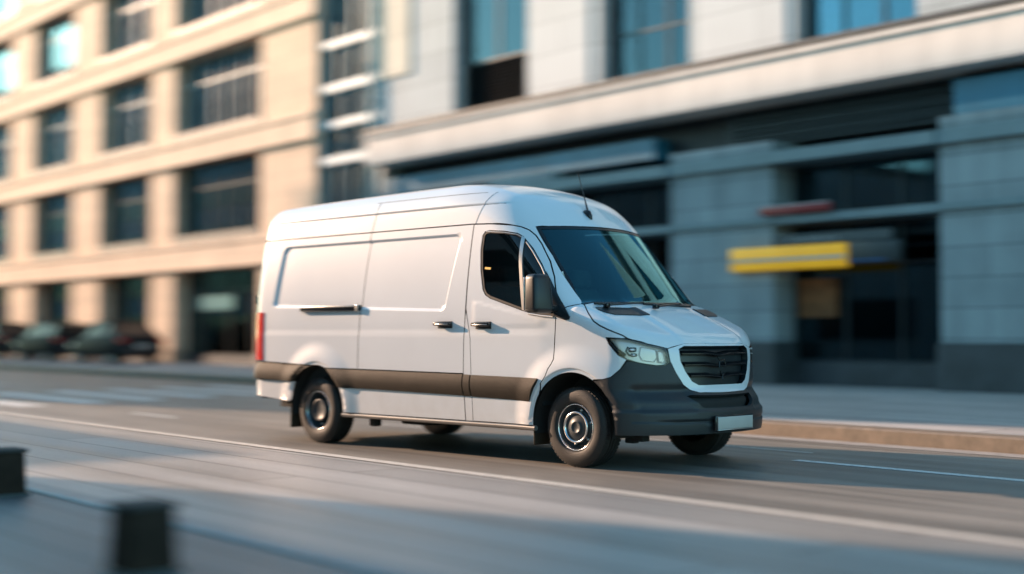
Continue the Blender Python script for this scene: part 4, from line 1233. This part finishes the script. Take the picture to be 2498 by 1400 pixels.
# ------------------------------------------------------------------ parked cars beyond the crossing
def car(u, v, paint, label, est=False):
    """a parked car, its tail towards +u"""
    root = tag(empty('parked_car', st(u, v, .155), SDIR), label, 'car', 'dark cars parked in front of the stone building')
    # stations: x, half width, bottom, shoulder, top of the lower body
    S = [(-2.20, .60, .38, .52, .60), (-2.12, .74, .26, .58, .68), (-1.75, .84, .22, .66, .78), (-1.25, .87, .22, .74, .86), (-.70, .88, .22, .80, .93),
         (.0, .89, .22, .83, .95), (.8, .89, .22, .85, .97), (1.5, .87, .22, .86, .99), (2.0, .82, .26, .84, .98), (2.18, .74, .34, .78, .93), (2.22, .66, .44, .72, .86)]
    V = []; F = []; k = 9
    for (x, w, b, s, t) in S:
        sec = [(-w*.80, b), (-w*.97, b+.10), (-w, (b+s)/2), (-w*.985, s), (-w*.88, t), (w*.88, t), (w*.985, s), (w, (b+s)/2), (w*.97, b+.10)]
        for yy, zz in sec: V.append((x, yy, zz))
        V.append((x, w*.80, b))
    k = 10
    for i in range(len(S)-1):
        for j in range(k):
            j2 = (j+1) % k; F.append((i*k+j, (i+1)*k+j, (i+1)*k+j2, i*k+j2))
    F += [tuple(range(k)), tuple(reversed(range((len(S)-1)*k, len(S)*k)))]
    m = MB(); m.add(V, F, 0, True); b = m.build('body', [paint], root, fix=True, autosmooth=50)
    # greenhouse
    G = [(-1.00, .78, .90, .80, .92), (-.25, .80, .93, .62, 1.40), (.35, .80, .95, .62, 1.45), (1.0, .80, .96, .61, 1.42), (1.72 if not est else 1.95, .76, .97, .70 if not est else .60, 1.00 if not est else 1.36)]
    V = []; F = []
    for (x, w0, z0, w1, z1) in G: V += [(x, -w0, z0), (x, -w1, z1), (x, w1, z1), (x, w0, z0)]
    for i in range(len(G)-1):
        for j in range(3): F.append((4*i+j, 4*i+4+j, 4*i+5+j, 4*i+1+j))
    F += [(0, 1, 2, 3), tuple(4*(len(G)-1)+j for j in (3, 2, 1, 0))]
    m = MB(); m.add(V, F, 0, False); m.build('windows', [simple('car_glass', (.006, .009, .011), .3)], root, fix=True)
    m = MB()
    m.add([(-.27, -.625, 1.405), (.35, -.63, 1.456), (1.02, -.615, 1.425), (1.02, .615, 1.425), (.35, .63, 1.456), (-.27, .625, 1.405),
           (-.27, -.60, 1.43), (.35, -.60, 1.485), (1.02, -.58, 1.45), (1.02, .58, 1.45), (.35, .60, 1.485), (-.27, .60, 1.43)],
          [(0, 1, 7, 6), (1, 2, 8, 7), (2, 3, 9, 8), (3, 4, 10, 9), (4, 5, 11, 10), (5, 0, 6, 11), (6, 7, 10, 11), (7, 8, 9, 10)], 0)
    for s in (-1, 1):
        for (xa, xb) in ((-1.0, -.25), (.42, .36), (G[-1][0], 1.0)):
            za = {-1.0: .92, .42: .96}.get(xa, G[-1][4] if est else 1.0); wa = {-1.0: .80, .42: .81}.get(xa, .71 if not est else .62)
            zb = {-.25: 1.41, .36: 1.45}.get(xb, 1.43); m.tube([(xa, s*(wa+.005), za), (xb, s*.635, zb)], .035, 6)
    m.build('roof', [paint], root, fix=True)
    for x in (-1.38, 1.32):
        for s in (-1, 1):
            w = empty('wheel', (x, s*.80, .315), parent=root)
            MB().lathe([(.20, -.0), (.225, .02), (.28, .025), (.312, .0), (.315, -.03), (.315, -.16), (.29, -.19)], (0, 0, 0), s, 28, 0).build('tyre', [TYRE], w)
            MB().lathe([(.205, .005), (.19, -.01), (.16, -.03), (.05, -.015), (0, -.012)], (0, 0, 0), s, 24, 0).build('rim', [SATIN], w)
    for s in (-1, 1):
        MB().rbox((2.10, s*.68, .80), (.12, .13, .075), .03, 3).build('tail_light', [simple('car_tail_red', (.50, .02, .015), .25)], root)
        MB().rbox((-2.05, s*.62, .62), (.12, .14, .06), .03, 3).build('headlight', [CHROME], root)
        MB().rbox((-.62, s*.96, .98), (.07, .09, .06), .03, 3).build('door_mirror', [paint], root)
    MB().rbox((2.20, 0, .46), (.06, .74, .10), .04, 3).build('rear_bumper', [BUMP], root)
    MB().rbox((2.262, 0, .62), (.006, .26, .055), .003, 2).build('number_plate', [PLATE], root)
    return root
CP1 = simple('car_black', (.005, .006, .007), .6, spec=.2)
CP2 = simple('car_charcoal', (.010, .011, .012), .6, spec=.2)
car(-35.6, 10.6, CP2, 'charcoal parked saloon, the rightmost of the row, its red tail lamp towards the van')
car(-41.2, 10.6, CP1, 'black parked estate car with a long roof standing in the middle of the row', est=True)
car(-46.8, 10.6, CP1, 'black parked saloon at the left edge of the picture, furthest from the van')

# ------------------------------------------------------------------ unseen blocks added on the camera's side, placed and sized to shade the scene
def block(name, label, u0, u1, v0, v1, h, mat):
    r = tag(empty(name, st((u0+u1)/2, (v0+v1)/2, 0), SDIR), label, 'building')
    a, b = (u1-u0)/2, (v1-v0)/2
    m = MB(); m.box(-a, a, -b, b, 0, h); m.build('wall', [mat], r)
    m = MB(); m.box(-a-.25, a+.25, -b-.25, b+.25, h+.003, h+.35); m.build('roof', [PLINTH], r)
    z = 1.0
    while z < h-2.2:
        m = MB(); m.box(-a+.6, a-.6, b+.002, b+.05, z, z+1.7); m.build('window_band', [simple('far_glass', (.03, .05, .06), .1)], r)
        m = MB(); m.box(a+.002, a+.05, -b+.6, b-.6, z, z+1.7); m.build('window_band', [simple('far_glass', (.03, .05, .06), .1)], r)
        z += 3.2
    return r
TF = -11.9
block('tall_shade_block', 'tall grey block, out of view, added to shade the foot of the concrete building', -97, -62, -17, TF, 30.8, PANEL)
block('tall_shade_block', 'second grey block, out of view, lower than its neighbour, added to shade the parked cars', -128, -97.2, -17, TF, 25.2, PANEL)
block('shade_block', 'long grey block, out of view nearest the camera, added to shade the near pavement', -16.4, 4, -27, TF, 9.9, PANEL)
block('narrow_sun_gap_block', 'narrow lower block, out of view, added to let a strip of sun onto the near pavement', -17.6, -16.5, -27, TF, 7.2, PANEL)
block('shade_block', 'short grey block, out of view between two lower ones, added to shade the near pavement', -20.8, -17.7, -27, TF, 9.9, PANEL)
block('sun_gap_block', 'low grey block, out of view, added to let a sun patch onto the near pavement', -27, -20.9, -27, TF, 5.6, PANEL)
block('shade_block', 'grey block, out of view beyond the lowest one, added to shade the near pavement', -56, -27.1, -27, TF, 8.8, PANEL)
# ------------------------------------------------------------------ camera, light, render settings
cam = bpy.data.cameras.new('camera'); co = bpy.data.objects.new('camera', cam); COL.objects.link(co)
Mx = Matrix(((CR[0], CU[0], -CF[0], CAM[0]), (CR[1], CU[1], -CF[1], CAM[1]), (CR[2], CU[2], -CF[2], CAM[2]), (0, 0, 0, 1)))
co.matrix_world = Mx
cam.sensor_width = 36; cam.lens = FPX/IW*36; cam.clip_start = .1; cam.clip_end = 1500
scene.camera = co
DOF = True
cam.dof.use_dof = DOF; cam.dof.focus_distance = 11.8; cam.dof.aperture_fstop = .42; cam.dof.aperture_ratio = .44

SUN_AZ = math.radians(180+14)    # the sun stands behind the van, a little to the near side
SUN_EL = math.radians(19)
sd = Vector((math.cos(SUN_AZ)*math.cos(SUN_EL), math.sin(SUN_AZ)*math.cos(SUN_EL), math.sin(SUN_EL)))
L = bpy.data.lights.new('sun', 'SUN'); L.energy = 4.0; L.angle = math.radians(.6); L.color = (1.0, .66, .45)
lo = bpy.data.objects.new('sun', L); COL.objects.link(lo); lo.rotation_euler = (-sd).to_track_quat('-Z', 'Y').to_euler(); lo.location = (-20, -8, 20)
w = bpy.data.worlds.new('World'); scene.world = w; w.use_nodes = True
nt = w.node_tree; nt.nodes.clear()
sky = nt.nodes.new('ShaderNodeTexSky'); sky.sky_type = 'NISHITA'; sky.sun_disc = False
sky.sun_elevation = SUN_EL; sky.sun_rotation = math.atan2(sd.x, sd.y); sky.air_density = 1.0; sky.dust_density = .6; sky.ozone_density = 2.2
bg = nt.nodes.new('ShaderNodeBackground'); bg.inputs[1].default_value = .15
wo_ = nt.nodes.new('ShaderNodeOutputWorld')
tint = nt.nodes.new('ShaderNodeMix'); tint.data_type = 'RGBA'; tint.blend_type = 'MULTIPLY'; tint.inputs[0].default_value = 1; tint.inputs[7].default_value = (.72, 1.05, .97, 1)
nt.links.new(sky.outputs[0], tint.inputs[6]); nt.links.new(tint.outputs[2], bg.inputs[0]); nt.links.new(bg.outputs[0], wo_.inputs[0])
scene.view_settings.view_transform = 'Standard'; scene.view_settings.look = 'None'; scene.view_settings.gamma = 1
scene.view_settings.exposure = 1.22
scene.render.engine = 'CYCLES'
scene.cycles.use_denoising = True
scene.cycles.max_bounces = 8; scene.cycles.transparent_max_bounces = 12
scene.cycles.caustics_reflective = False; scene.cycles.caustics_refractive = False
